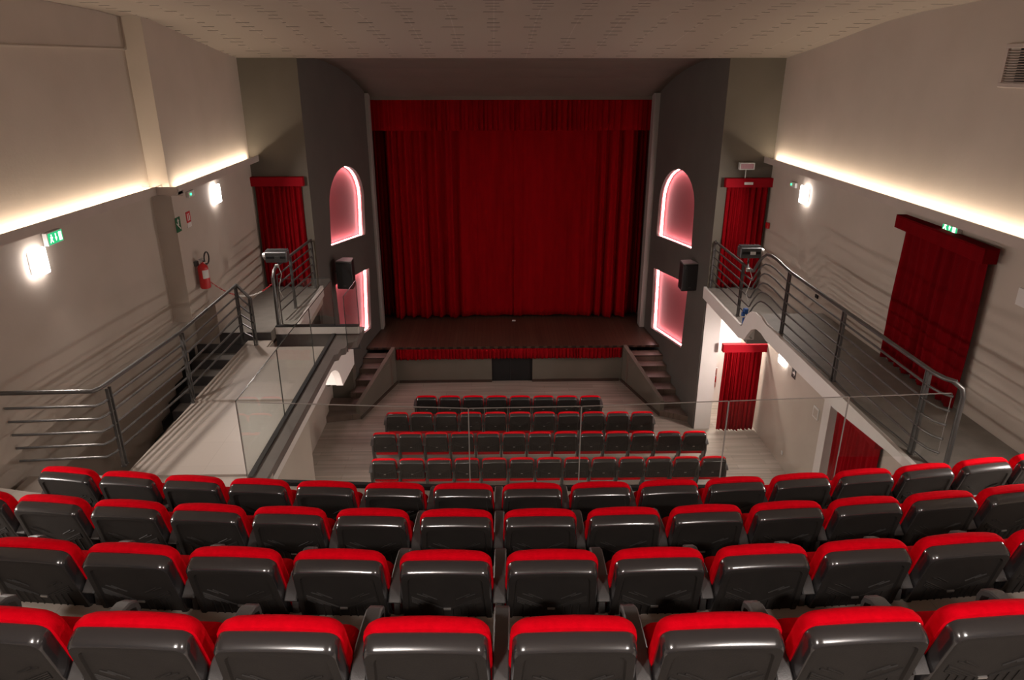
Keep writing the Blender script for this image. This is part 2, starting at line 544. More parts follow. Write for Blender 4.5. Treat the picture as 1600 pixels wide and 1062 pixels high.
# cornices with a light trough
def cornice(a, b, inx, zt, n, label, ends=0.0):
    """a,b wall foot points (x,y); inx = +1 when the room is towards +x"""
    ax, ay = a; bx, by = b
    prof = [(0, zt - .20), (0, zt - .16), (.0, zt - .16), (.10, zt - .15), (.19, zt - .15), (.19, zt), (.165, zt), (.165, zt - .07), (0, zt - .07), (0, zt - .05)]
    prof = [(0, zt - .16), (.10, zt - .13), (.19, zt - .12), (.19, zt), (.17, zt), (.17, zt - .08), (0, zt - .08)]
    mb = MB()
    mb.prism([(ax + inx * p, ay, z) for p, z in prof], (bx - ax, by - ay, 0))
    return struct('trim_%d' % n, mb, 'cornice', label, 'cornice')


cornice((-4.95, 14.94), (-4.95, 10.94), 1, 6.37, 1, 'cornice with light trough on the left wall near the stage')
cornice((xwl(11.12), 11.12), (xwl(-3.9), -3.9), 1, 6.37, 2, 'cornice with light trough on the left wall behind the pilaster')
cornice((xwr(14.94), 14.94), (xwr(-3.9), -3.9), -1, 6.31, 3, 'cornice with light trough along the right wall')
zt = 6.369
mb = MB().prism([(-5.3, 11.12 - p_, z_) for p_, z_ in [(0, zt - .16), (.10, zt - .13), (.19, zt - .12), (.19, zt), (.17, zt), (.17, zt - .08), (0, zt - .08)]], (.54, 0, 0))
struct('trim_4', mb, 'cornice', 'return of the left cornice around the pilaster', 'cornice')
# thin picture ledge high on the recessed left wall
mb = MB().prism([(xwl(11.1), 11.1, 8.28), (xwl(4), 4, 8.28), (xwl(4) + .035, 4, 8.28), (xwl(11.1) + .035, 11.1, 8.28)], (0, 0, .02))
struct('trim_5', mb, 'cream', 'thin ledge line high on the left wall', 'moulding')

# ------------------------------------------------------------------ stage
st = thing('stage', 'dark boarded stage with taupe front wall and red skirt', 'stage', (.4, 17.7, 0))
P = [(splL(17.7) , 17.70), (splR(17.7), 17.70), (splR(19.1), 19.1), (4.30, 20.6), (-3.34, 20.6), (splL(19.1), 19.1)]
MB().prism([(x, y, .99) for x, y in P], (0, 0, .06)).build('stage_floor', 'stage_wood', st, bevel=.008)
MB().box(-2.67, -.10, 17.74, 17.9, 0, .99).box(1.0, 3.43, 17.74, 17.9, 0, .99).build('front_wall', 'taupe', st)
mb = MB().box(-.10, 1.0, 17.80, 17.86, 0, .99)
dr = mb.build('hatch_door', 'black', st, bevel=.004)
MB().box(.40, .41, 17.79, 17.80, .02, .95).build('door_gap', 'hose', dr)
MB().box(-2.6, -.10, 17.715, 17.74, 0, .07).box(1.0, 3.37, 17.715, 17.74, 0, .07).build('skirting', 'brownskirt', st)


def steps(side, label):
    fx = splL if side < 0 else splR
    xe = -2.67 if side < 0 else 3.43     # inner corner at the stage edge
    xo = -3.30 if side < 0 else 4.03     # free end of the side wall
    t = thing('stage_steps', label, 'steps', ((xe + xo) / 2 + side * .5, 16.4, 0), 'flights of steps up to the stage')
    ys = [17.70, 17.37, 17.02, 16.62, 16.22, 15.80]
    inner = lambda y: xe + (xo - xe) * (17.7 - y) / (17.7 - 15.7)
    for i in range(1, 6):
        z = 1.05 - .15 * i; y0 = ys[i]; y1 = ys[i - 1]
        a = fx(y0) - side * .004; b = fx(y1 + .02) - side * .004
        if side < 0 and y1 < 16.39: a = b = -4.096
        MB().prism([(inner(y0), y0, 0), (a, y0, 0), (b, y1 + .03, 0), (inner(y1), y1 + .03, 0)], (0, 0, z - .03)).build('step', 'step_wood', t)
        MB().prism([(inner(y0), y0 - .02, z - .03), (a, y0 - .02, z - .03), (b, y1 + .0, z - .03), (inner(y1), y1, z - .03)], (0, 0, .03)).build('tread', 'step_wood', t, bevel=.006)
    # lowest slab with a skewed front
    ye = 15.46 if side < 0 else 15.27
    xs = fx(ye) - side * .004 if side > 0 else -4.096
    MB().prism([(inner(15.8), 15.80, 0), (xo, 15.62, 0), (xs, ye, 0), (fx(15.8) - side * .004 if side > 0 else -4.096, 15.80, 0)], (0, 0, .15)).build('bottom_step', 'step_wood', t, bevel=.006)
    # sloping side wall
    dx, dy = xo - xe, -2.0
    l = sqrt(dx * dx + dy * dy); nx, ny = dy / l * -side, dx / l * side
    w = .10
    q = [(xe, 17.72, 0), (xo, 15.62, 0), (xo, 15.62, .40), (xo + (xe - xo) * .06, 15.75, .44), (xe, 17.60, 1.06), (xe, 17.72, 1.06)]
    MB().prism(q, (side * w, 0, 0)).build('side_wall', 'taupe', t, bevel=.006)
    MB().prism([(xe - side * .0, 17.70, 0), (xo, 15.62, 0), (xo - side * .02, 15.60, 0), (xe - side * .02, 17.70, 0)], (0, 0, .07)).build('skirting', 'brownskirt', t)


steps(-1, 'flight of dark wooden steps at the left end of the stage')
steps(1, 'flight of dark wooden steps at the right end of the stage')


# ------------------------------------------------------------------ curtains
def cloth(x0, x1, z0, z1, y, amp, folds, name, m, parent, nx=None, nz=14, seed=1, pinch=0.0, hem=.03, env=None, jit=.35):
    """hanging cloth facing -Y with irregular pleats; a real sheet with thickness"""
    rnd = random.Random(seed)
    nx = nx or int(folds * 10)
    cuts = [0.0]
    for i in range(folds): cuts.append(cuts[-1] + 1 + rnd.uniform(-jit, jit))
    cuts = [c / cuts[-1] for c in cuts]
    am = [rnd.uniform(.55, 1.2) for _ in range(folds + 1)]
    drift = [rnd.uniform(-1, 1) for _ in range(folds + 1)]
    v = []; f = []
    for j in range(nz + 1):
        t = j / nz
        for i in range(nx + 1):
            u = i / nx
            k = 0
            while k < folds - 1 and u > cuts[k + 1]: k += 1
            ph = (u - cuts[k]) / (cuts[k + 1] - cuts[k])
            e = env(u) if env else 1
            a = amp * am[k] * e * (.6 + .4 * (1 - t)) * (1 - pinch * max(0, 1 - t * 8) * .5)
            yy = y - a * (sin(ph * 2 * pi - pi / 2) * .5 + .5) - a * .25 * sin(ph * 4 * pi + drift[k])
            yy += .012 * sin(u * 9 + t * 5 + seed)
            xx = x0 + (x1 - x0) * u + drift[k] * .01 * (1 - t) * sin(ph * pi)
            zz = z0 + (z1 - z0) * t
            if j == 0: zz += hem * (rnd.random() * .3 + .5 * sin(u * 23 + seed) * .5 + .5)
            v.append((xx, yy, zz))
    for j in range(nz):
        for i in range(nx):
            a = j * (nx + 1) + i
            f.append((a, a + 1, a + nx + 2, a + nx + 1))
    mb = MB(); mb.add(v, f)
    return mb.build(name, m, parent, solid=.006, smooth=True)


sc_ = thing('stage_curtain', 'wide dark red velvet curtain drawn across the stage', 'curtain', (.5, 20.0, 1.05))
envL = lambda u: 1.0 if u < .5 else max(.16, 1.0 - (u - .5) * 6)
envR = lambda u: .16 if u < .55 else min(1.0, .16 + (u - .55) * 5)
cloth(-2.95, .62, 1.07, 6.9, 20.12, .27, 10, 'curtain_panel', 'velvet', sc_, nx=230, nz=26, seed=5, env=envL, hem=.05, jit=.6)
cloth(.55, 3.95, 1.07, 6.9, 20.10, .24, 9, 'curtain_panel', 'velvet', sc_, nx=210, nz=26, seed=11, env=envR, hem=.05, jit=.6)
lc = thing('leg_curtain', 'narrow dark red leg curtain at the left edge of the stage', 'curtain', (-3.05, 19.7, 1.05))
cloth(-3.30, -2.86, 1.08, 6.9, 20.32, .12, 4, 'drape', 'velvet', lc, nx=50, seed=21)
lc = thing('leg_curtain', 'narrow dark red leg curtain at the right edge of the stage', 'curtain', (4.05, 19.7, 1.05))
cloth(3.86, 4.29, 1.08, 6.9, 20.32, .12, 4, 'drape', 'velvet', lc, nx=50, seed=22)
vc = thing('curtain_valance', 'dark red pleated valance across the top of the stage opening', 'valance', (.5, 19.8, 6.4))
cloth(-3.31, 4.29, 6.42, 7.45, 19.86, .07, 58, 'drape', 'velvet', vc, nx=640, nz=6, seed=31, hem=.0, env=lambda u: .25 if u < .18 or u > .9 else 1)
sk = thing('stage_skirt', 'short gathered red skirt along the stage front edge', 'skirt', (.4, 17.68, .66))
cloth(-2.66, 3.41, .68, .985, 17.72, .06, 62, 'drape', 'velvet2', sk, nx=680, nz=5, seed=41, hem=.03)


def portiere(label, x0, x1, z0, z1, y, axis='y', base=None, ph=.17, folds=9, seed=3, m='velvet2', amp=.09, over=.04, dep=.14):
    """door curtain under a box pelmet, hanging in the plane y (facing -Y)"""
    t = thing('door_curtain', label, 'curtain', ((x0 + x1) / 2, y, z0), 'red door curtains')
    cloth(x0 + .03, x1 - .03, z0 + .01, z1 - ph + .05, y - .035, amp, folds, 'drape', m, t, nz=16, seed=seed, nx=folds * 12)
    pm = MB().box(x0 - over, x1 + over, y - dep, y - dep + .02, z1 - ph, z1).box(x0 - over, x0 - over + .02, y - dep + .02, y, z1 - ph, z1) \
        .box(x1 + over - .02, x1 + over, y - dep + .02, y, z1 - ph, z1).box(x0 - over, x1 + over, y - dep, y, z1, z1 + .015)
    pm.build('pelmet', 'pelmet', t, bevel=.006)
    return t


portiere('red door curtain at the stage end of the left gallery', -4.93, -3.93, 3.6, 5.93, 14.94, seed=3)
ur = portiere('red door curtain at the right gallery end, white plaque on its pelmet', 4.84, 5.76, 3.5, 5.87, 14.94, seed=4)
MB().box(5.18, 5.36, 14.78, 14.798, 5.76, 5.81).build('plaque', 'white_flat', ur)
portiere('red door curtain on the stalls floor under the right gallery', 5.17, 6.10, 0.0, 2.19, 14.90, seed=6, folds=10)


def portiere_side(label, xw, ya, yb, z0, z1, side, seed, amp, folds, ph, m, dep=.18, over=.05, hem=.02):
    """door curtain against a side wall; built facing -Y and turned"""
    w = yb - ya
    root = thing('door_curtain', label, 'curtain', (0, 0, 0), 'red door curtains')
    cloth(-w / 2 + .03, w / 2 - .03, .01, z1 - z0 - ph + .05, -.04, amp, folds, 'drape', m, root, nz=20, seed=seed, nx=folds * 14, hem=hem)
    z = z1 - z0
    MB().box(-w / 2 - over, w / 2 + over, -dep, -dep + .02, z - ph, z).box(-w / 2 - over, -w / 2 - over + .02, -dep + .02, 0, z - ph, z) \
        .box(w / 2 + over - .02, w / 2 + over, -dep + .02, 0, z - ph, z).box(-w / 2 - over, w / 2 + over, -dep, 0, z, z + .015).build('pelmet', 'pelmet' if False else m, root, bevel=.006)
    root.location = (xw, (ya + yb) / 2, z0)
    root.rotation_euler = (0, 0, -pi / 2 if side > 0 else pi / 2)
    if side > 0: root.rotation_euler.z += -.0264
    return root


M['velvet_big'] = vary(mat('deep_red_velvet', (.16, .001, .004), .95, spec=.06), (.13, .0006, .003), (.18, .001, .004), nscale=2, scale=(3, 3, .4), bump=.2, bscale=120)
big = portiere_side('large dark red door curtain on the right wall above the gallery', xwr(9.0) - .01, 8.02, 9.98, 3.95, 6.07, 1, 9, .07, 9, .17, 'velvet_big')
portiere_side('dark red door curtain on the lower right wall below the gallery', 6.12, 9.7, 11.25, 0.0, 2.6, 1, 12, .06, 11, .14, 'velvet2')
mb = MB().box(5.98, 6.13, 11.30, 11.55, 0, 3.2)
struct('pillar_right', mb, 'white', 'shallow white pilaster beside the lower right door curtain', 'pilaster')

# corridor behind the lower right opening
struct('wall_corridor', MB().box(4.9, 6.3, 16.4, 16.6, 0, 3.3), 'white', 'white corridor wall behind the lower right door curtain', 'wall')
struct('wall_corridor_left', MB().box(4.96, 5.06, 15.25, 16.4, 0, 3.3), 'white', 'white corridor side wall behind the pillar', 'wall')
struct('ceiling_corridor', MB().box(4.9, 6.3, 15.21, 16.6, 3.25, 3.4), 'white', 'white corridor ceiling', 'ceiling')
area('corridor_lamp', (5.6, 15.8, 3.22), (.6, .25), 120, (1, .93, .86))
corr = thing('unseen_ceiling_lamp', 'flat ceiling lamp in the corridor behind the lower right curtain', 'lamp', (5.6, 15.8, 3.23))
MB().box(5.27, 5.93, 15.65, 15.95, 3.225, 3.25).build('lamp_body', 'white_flat', corr)

# ------------------------------------------------------------------ right gallery
ZR, ZRL = 3.94, 3.50
mb = MB()
mb.prism([(4.66, 6.2, ZR - .1), (xwr(6.2), 6.2, ZR - .1), (xwr(11.9), 11.9, ZR - .1), (4.66, 11.9, ZR - .1)], (0, 0, .1))
mb.box(4.66, xwr(12.08), 11.88, 12.08, 3.45, ZR - .18).box(4.66, xwr(12.26), 12.06, 12.26, 3.4, ZR - .37)
mb.prism([(4.66, 12.2, ZRL - .25), (xwr(12.2), 12.2, ZRL - .25), (xwr(14.95) , 14.95, ZRL - .25), (4.66, 14.95, ZRL - .25)], (0, 0, .25))
struct('floor_gallery_right', mb, 'grey_floor', 'grey floor of the right gallery, one flight lower at the stage end', 'floor')
top = [(14.95, ZRL + .02), (13.5, ZRL + .02), (12.42, ZRL + .02), (12.38, 3.56), (12.30, 3.70), (12.18, 3.84), (12.02, 3.94), (11.84, 3.99), (11.6, 4.0), (11.3, ZR + .02), (9, ZR + .02), (6.2, ZR + .02)]
bot = [(6.2, 3.86), (7.2, 3.84), (8.6, 3.72), (11.2, 3.70), (11.45, 3.74), (11.7, 3.73), (11.9, 3.64), (12.05, 3.50), (12.2, 3.33), (12.5, ZRL - .24), (14.95, ZRL - .24)]
mb = MB().prism([(4.60, y, z) for y, z in top + bot], (.06, 0, 0))
struct('trim_6', mb, 'white', 'white edge band of the right gallery with a hump over the steps', 'fascia')
cu = [(y_, z_) for y_, z_ in bot if 11.1 < y_ < 12.6]
mb = MB().prism([(4.66, y_, z_ + .0) for y_, z_ in cu] + [(4.66, y_, z_ + .02) for y_, z_ in reversed(cu)], (1.1, 0, 0))
struct('ceiling_gallery_hump', mb, 'white', 'white curved soffit below the hump of the right gallery', 'ceiling')
# strip light hanging black box under right gallery
bx = MB().box(5.98, 6.10, 12.2, 12.8, 2.42, 2.56).build('wall_heater', 'black', None, bevel=.01)
tag(bx, 'long black box fixed high on the lower right wall', 'wall box')
# cable along the edge
mb = MB().tube([(4.74, 10.9, ZR + .02), (4.76, 9, ZR + .02), (4.72, 8.2, ZR + .02), (4.78, 7.4, ZR + .02), (4.80, 6.6, ZR + .02)], .008, 6)
tag(mb.build('floor_cable', 'dsilver', None, smooth=True), 'thin grey cable lying along the right gallery edge', 'cable')


# ------------------------------------------------------------------ balcony tiers (curved rows)
CX, CY = .45, 29.0
tier = [(2.05, 5.32, 3.08), (2.98, 4.91, 4.02), (3.89, 4.53, 4.95), (4.83, 4.13, 5.62)]
def arc(Y, x):
    R = CY - Y
    return CY - sqrt(R * R - (x - CX) ** 2)
def tier_poly(yf, z, z0):
    xs = [-5.2 + i * (10.9 / 24) for i in range(25)]
    front = [(x, arc(yf, x), z0) for x in xs]
    return MB().prism([(5.7, -3.9, z0)] + list(reversed(front)) + [(-5.2, -3.9, z0)], (0, 0, z - z0))
mb = MB()
allt = [(5.62, 4.13), (4.02, 4.53), (3.08, 4.91), (2.16 , 5.32)]
prev = 3.35
for yf, z in [(5.62, 4.13), (4.02 + .0, 4.53), (3.08, 4.91), (2.2, 5.32)]:
    pass
levels = [(5.62, 4.13), (4.90, 4.53), (3.97, 4.91), (3.06, 5.32), (2.13, 5.75), (1.2, 6.17), (.3, 6.58)]
z0 = 3.15
for yf, z in levels:
    b = tier_poly(yf, z, z0)
    mb.add(b.v, b.f); z0 = z - .001
struct('floor_balcony', mb, 'tile', 'pale stepped floor of the balcony seating', 'floor')
# passage in front of the first row
mb = MB().prism([(-5.6, 4.0, 3.15), (4.66, 4.0, 3.15), (4.66, 6.6, 3.15), (4.0, 7.03, 3.15), (2.7, 7.16, 3.15), (-.3, 7.22, 3.15), (-2.75, 7.44, 3.15), (-2.75, 7.66, 3.15), (-5.7, 7.66, 3.15)], (0, 0, .25))
struct('floor_passage', mb, 'tile', 'pale floor of the passage below the first balcony row', 'floor')
struct('ceiling_stalls', MB().box(-4.1, 6.13, -3.9, 7.2, 3.05, 3.15), 'white', 'white ceiling under the balcony', 'ceiling')
mb = MB().prism([(4.66, 5.0, ZR - .1), (4.66, 6.2, ZR - .1), (xwr(6.2), 6.2, ZR - .1), (xwr(5), 5, ZR - .1)], (0, 0, .1))
struct('floor_gallery_landing', mb, 'grey_floor', 'grey landing between the right gallery and the balcony rows', 'floor')

# ------------------------------------------------------------------ left gallery: walkway, platform, stair well
ZW, ZP = 3.43, 3.60
mb = MB()
mb.prism([(-4.52, 7.6, ZW - .2), (-2.78, 7.6, ZW - .2), (-2.78, 11.75, ZW - .2), (-4.0, 11.75, ZW - .2), (-4.0, 12.08, ZW - .2), (-4.43, 12.08, ZW - .2)], (0, 0, .2))
struct('floor_walkway', mb, 'tile', 'pale tiled floor of the left walkway', 'floor')
mb = MB().prism([(-4.47, 9.62, ZW), (-3.0, 9.62, ZW), (-3.0, 11.73, ZW), (-4.02, 11.73, ZW), (-4.02, 12.06, ZW), (-4.44, 12.06, ZW)], (0, 0, .03))
struct('floor_walkway_raised', mb, 'tile', 'slightly raised far part of the pale left walkway', 'floor')
mb = MB().prism([(-4.95, 12.10, ZP - .2), (-4.03, 12.10, ZP - .2), (-4.03, 12.42, ZP - .2), (-3.68, 12.42, ZP - .2), (-3.78, 14.95, ZP - .2), (-4.95, 14.95, ZP - .2)], (0, 0, .2))
struct('floor_platform_left', mb, 'grey_floor', 'grey platform at the stage end of the left gallery', 'floor')
# dark front of the platform
struct('trim_7', MB().box(-4.95, -4.03, 12.08, 12.10, ZP - .40, ZP - .002).box(-4.03, -2.5, 12.36, 12.40, ZP - .45, ZP - .13), 'dark_riser', 'dark riser at the end of the left walkway', 'riser')
# white beam over the riser and white inner edge of the platform
mb = MB().box(-4.02, -2.5, 12.33, 12.44, ZP - .13, ZP + .0)
struct('trim_8', mb, 'white', 'white beam across the end of the left walkway', 'beam')
struct('trim_9', MB().box(-4.02, -2.5, 12.34, 12.44, ZP + .001, ZP + .022), 'black', 'dark capping on the white beam of the left walkway', 'capping')
mb = MB().prism([(-3.68, 12.44, ZP - .22), (-3.60, 12.44, ZP - .22), (-3.72, 14.94, ZP - .22), (-3.78, 14.94, ZP - .22)], (0, 0, .23))
struct('trim_10', mb, 'white', 'white inner edge of the left platform', 'fascia')
mb = MB().prism([(-3.70, 12.44, ZP - .40), (-3.66, 12.44, ZP - .40), (-3.76, 14.94, ZP - .40), (-3.80, 14.94, ZP - .40)], (0, 0, .17))
struct('trim_11', mb, 'cream', 'cream lower edge of the left platform', 'fascia')
# ledge that carries the glass; outer edge jogs outward in three small steps at the far end
mb = MB().prism([(-2.98, 7.45, ZW - .1), (-2.76, 7.45, ZW - .1), (-2.76, 11.35, ZW - .1), (-2.70, 11.40, ZW - .1), (-2.70, 11.62, ZW - .1), (-2.63, 11.67, ZW - .1), (-2.63, 11.9, ZW - .1), (-2.48, 12.0, ZW - .1), (-2.48, 12.75, ZW - .1), (-2.98, 12.75, ZW - .1)], (0, 0, .12))
struct('trim_12', mb, 'ledge', 'brown grey ledge under the glass of the left walkway', 'ledge')
# white fascia under the ledge with an arched cut
fa = [(7.45, ZW - .1), (12.75, ZW - .1), (12.95, 3.05), (12.9, 2.62), (11.8, 2.67), (11.72, 2.84), (11.6, 3.0), (11.47, 3.1), (11.34, 3.17),
      (11.18, 3.23), (11.05, 3.26), (10.87, 3.27), (10.7, 3.26), (10.56, 3.22), (7.45, 3.22)]
mb = MB().prism([(-2.76, y, z) for y, z in fa], (-.12, 0, 0))
struct('trim_13', mb, 'white', 'white plaster band below the ledge of the left walkway', 'fascia')
struct('wall_left_walkway', MB().box(-3.1, -2.9, 7.2, 9.91, 0, 3.22), 'cream', 'cream wall carrying the left walkway', 'wall')
struct('trim_15', MB().box(-4.1, -2.9, 12.02, 12.3, 2.58, 3.15), 'white', 'white lintel below the end of the left walkway', 'lintel')

# stair well going down along the left wall
wt = thing('stairs', 'grey stone stairs going down along the left wall', 'stairs', (-4.85, 11, 0))
y = 12.08; z = ZP - .38
for i in range(14):
    d = .33
    x0 = -4.95 if y > 11.12 else -5.3 - .03 * (11 - y)
    MB().box(-5.40, -4.44, y - d, y, z - .04, z).build('tread', 'tread', wt, bevel=.005)
    MB().box(-5.40, -4.44, y - .03, y + .0, z - .02, z + .17).build('riser', 'dark_riser', wt)
    MB().box(-5.40, -5.37, y - d - .03, y + .02, z - .12, z + .17).build('skirting', 'black', wt)
    y -= d; z -= .17
# ------------------------------------------------------------------ railings
OFF = [1.04, .87, .70, .53, .36, .19]


def railing(name, label, path, posts, offs=OFF, zf=None, rtop=.026, r=.015, extra=None, base=None):
    x, y, z = path[0]
    t = thing(name, label, 'railing', (x, y, z))
    for i, o in enumerate(offs):
        pts = [(px, py, pz + (o if not isinstance(o, (list, tuple)) else o)) for px, py, pz in path]
        MB().tube(pts, rtop if i == 0 else r, 10 if i == 0 else 8).build('handrail' if i == 0 else 'rail', 'steel', t, smooth=True)
    for (px, py, pz, h, ax) in posts:
        mb = MB()
        for s in (-.032, .032):
            if ax == 'y': mb.box(px - .018, px + .018, py + s - .008, py + s + .008, pz, pz + h)
            else: mb.box(px + s - .008, px + s + .008, py - .018, py + .018, pz, pz + h)
        mb.box(px - .03, px + .03, py - .05, py + .05, pz, pz + .01)
        mb.build('post', 'steel', t)
    return t


gl = [(4.74, 14.90, ZRL), (4.74, 13.5, ZRL), (4.74, 12.56, ZRL), (4.74, 12.50, ZRL + .02), (4.74, 12.42, ZRL + .12), (4.74, 12.3, ZRL + .25), (4.74, 12.14, ZRL + .38),
      (4.74, 11.98, ZRL + .46), (4.74, 11.78, ZR + .05), (4.74, 11.5, ZR + .05), (4.74, 11.2, ZR + .02), (4.74, 10.9, ZR), (4.74, 9, ZR), (4.74, 6.95, ZR), (4.77, 6.80, ZR), (4.84, 6.70, ZR)]
rr = railing('railing', 'grey steel gallery railing on the right with a curved rise over the steps', gl,
             [(4.74, 13.05, ZRL, 1.03, 'y'), (4.74, 10.95, ZR, 1.03, 'y'), (4.74, 9.03, ZR, 1.03, 'y'), (4.74, 7.03, ZR, 1.03, 'y')])
MB().tube([(4.82, 6.72, ZR + 1.04), (4.89, 6.66, ZR + .98), (4.91, 6.65, ZR + .9), (4.91, 6.65, ZR)], .028, 10).build('end_post', 'steel', rr, smooth=True)
MB().tube([(4.74, 14.80, ZRL + 1.04), (4.74, 14.88, ZRL + 1.0), (4.74, 14.91, ZRL + .9), (4.74, 14.91, ZRL)], .03, 10).build('end_post', 'steel', rr, smooth=True)

XL = -4.47
lr = railing('railing', 'long grey steel railing beside the stair well on the left', [(xwl(7.3) + .02, 7.38, ZW + .14), (-4.80, 7.58, ZW + .06), (-4.69, 7.62, ZW + .04), (-4.65, 7.74, ZW + .03), (-4.49, 9.6, ZW + .02), (XL, 11.95, ZW + .02)],
             [(-4.63, 7.85, ZW, 1.06, 'y'), (XL, 9.62, ZW, 1.08, 'y'), (XL, 11.9, ZW + .03, 1.05, 'y')], offs=[1.08, .89, .72, .55, .38, .21])
for i, o in enumerate([1.08, .89, .72, .55, .38, .21]):
    k = .2 - .13 * i / 5
    MB().tube([(XL, 11.95, ZW + .02 + o), (-4.22, 11.82, ZW + .02 + o - k)], .026 if i == 0 else .015, 8).build('rail', 'steel', lr, smooth=True)
mb = MB().box(-4.25, -4.235, 11.79, 11.85, ZW, ZW + .9).box(-4.21, -4.195, 11.79, 11.85, ZW, ZW + .9)
mb.build('post', 'steel', lr)

pr_ = railing('railing', 'grey steel railing on the left platform by the stage, carrying a floodlight', [(-3.86, 14.85, ZP), (-3.98, 13.0, ZP), (-4.0, 12.75, ZP)],
              [(-3.93, 13.45, ZP, 1.03, 'y'), (-3.85, 14.80, ZP, 1.03, 'y')])
MB().tube([(-4.0, 12.78, ZP + 1.04), (-4.0, 12.60, ZP + 1.0), (-4.0, 12.50, ZP + .9), (-4.0, 12.48, ZP)], .03, 10).build('end_post', 'steel', pr_, smooth=True)
MB().box(-3.94, -3.925, 12.5, 12.53, ZP, ZP + .95).build('post', 'steel', pr_)


# ------------------------------------------------------------------ glass balustrades
def pane(a, b, za, zb, ha, hb, parent, edge='glass_edge', t=.012, capped=True):
    a = Vector((a[0], a[1], 0)); b = Vector((b[0], b[1], 0))
    d = (b - a).normalized(); n = Vector((-d.y, d.x, 0)) * t / 2
    a2 = a + d * .008; b2 = b - d * .008
    Z = lambda z: Vector((0, 0, z))
    g = MB().hexa([a2 - n + Z(za), b2 - n + Z(zb), b2 + n + Z(zb), a2 + n + Z(za)],
                  [a2 - n + Z(ha), b2 - n + Z(hb), b2 + n + Z(hb), a2 + n + Z(ha)])
    o = g.build('glass_panel', 'glass', parent)
    e = MB()
    n2 = n * 1.02
    w = .006
    e.hexa([a2 - n2 + Z(ha), b2 - n2 + Z(hb), b2 + n2 + Z(hb), a2 + n2 + Z(ha)],
           [a2 - n2 + Z(ha + w), b2 - n2 + Z(hb + w), b2 + n2 + Z(hb + w), a2 + n2 + Z(ha + w)])
    for p, zz, hh in ((a, za, ha), (b - d * .006, zb, hb)):
        e.hexa([p - n2 + Z(zz), p + d * .006 - n2 + Z(zz), p + d * .006 + n2 + Z(zz), p + n2 + Z(zz)],
               [p - n2 + Z(hh), p + d * .006 - n2 + Z(hh), p + d * .006 + n2 + Z(hh), p + n2 + Z(hh)])
    e.build('edge', edge, o)
    return o


fg = thing('glass_balustrade', 'clear glass balustrade along the balcony front', 'balustrade', (1, 7.3, 3.4))
J = [(-2.98, 7.44, 4.48), (-.31, 7.22, 4.475), (.965, 7.2, 4.495), (2.62, 7.16, 4.56), (3.92, 7.05, 4.65), (4.84, 6.72, 4.84)]
for i in range(5):
    a, b = J[i], J[i + 1]
    za = 3.42; zb = 3.42 if i < 4 else 4.07
    if i == 4: za = 3.9; zb = 4.08
    pane(a[:2], b[:2], za, zb, a[2], b[2], fg, edge='glass_edge_lt')
mb = MB()
for i in range(4):
    a, b = Vector((*J[i][:2], 0)), Vector((*J[i + 1][:2], 0))
    z = 3.40 if i < 4 else 3.80
    d = (b - a).normalized(); n = Vector((-d.y, d.x, 0)) * .03
    Z = lambda q: Vector((0, 0, q))
    mb.hexa([a - n + Z(z), b - n + Z(z), b + n + Z(z), a + n + Z(z)], [a - n + Z(z + .05), b - n + Z(z + .05), b + n + Z(z + .05), a + n + Z(z + .05)])
mb.build('base_rail', 'black', fg)

XG = -2.99
sg = thing('glass_balustrade', 'clear glass balustrade along the left walkway ledge', 'balustrade', (-2.93, 10, ZW))
for a, b in ((7.46, 9.05), (9.05, 10.78), (10.78, 12.36)):
    pane((XG + (a - 7.46) * .012, a), (XG + (b - 7.46) * .012, b), ZW + .02, ZW + .02, 4.48, 4.48, sg)
MB().box(-2.99, -2.93, 7.46, 12.36, ZW + .02, ZW + .05).build('base_rail', 'black', sg)
bg = thing('glass_balustrade', 'short clear glass balustrade on the white beam by the left platform', 'balustrade', (-3.5, 12.4, ZP))
pane((-3.93, 12.40), (-2.95, 12.40), ZP + .02, ZP + .02, 4.50, 4.50, bg)
pane((-2.50, 12.40), (-2.54, 11.45), ZW + .03, ZW + .03, 4.46, 4.46, bg)

# ------------------------------------------------------------------ seats
def rt(w0, w1, h0, h1, rad, y, n=5, bow=0.0, rb=.02):
    """rounded trapezoid ring in the x-z plane: w0 bottom half width, w1 top half width"""
    pts = []
    def corner(cx, cz, r, a0, a1):
        for i in range(n + 1):
            a = a0 + (a1 - a0) * i / n
            pts.append((cx + r * cos(a), y, cz + r * sin(a)))
    corner(w1 - rad, h1 - rad, rad, 0, pi / 2)
    for i in range(1, 4):
        t = i / 4
        x = (w1 - rad) * (1 - 2 * t)
        pts.append((x, y, h1 + bow * (1 - (2 * t - 1) ** 2)))
    corner(-w1 + rad, h1 - rad, rad, pi / 2, pi)
    corner(-w0 + rb, h0 + rb, rb, pi, 3 * pi / 2)
    corner(w0 - rb, h0 + rb, rb, 3 * pi / 2, 2 * pi)
    return pts


def lean(mb, ang, org):
    c, s = cos(ang), sin(ang)
    mb.v = [(x, org[1] + (y - org[1]) * c - (z - org[2]) * s * -1 * -1, org[2] + (y - org[1]) * s + (z - org[2]) * c) for x, y, z in mb.v]
    return mb


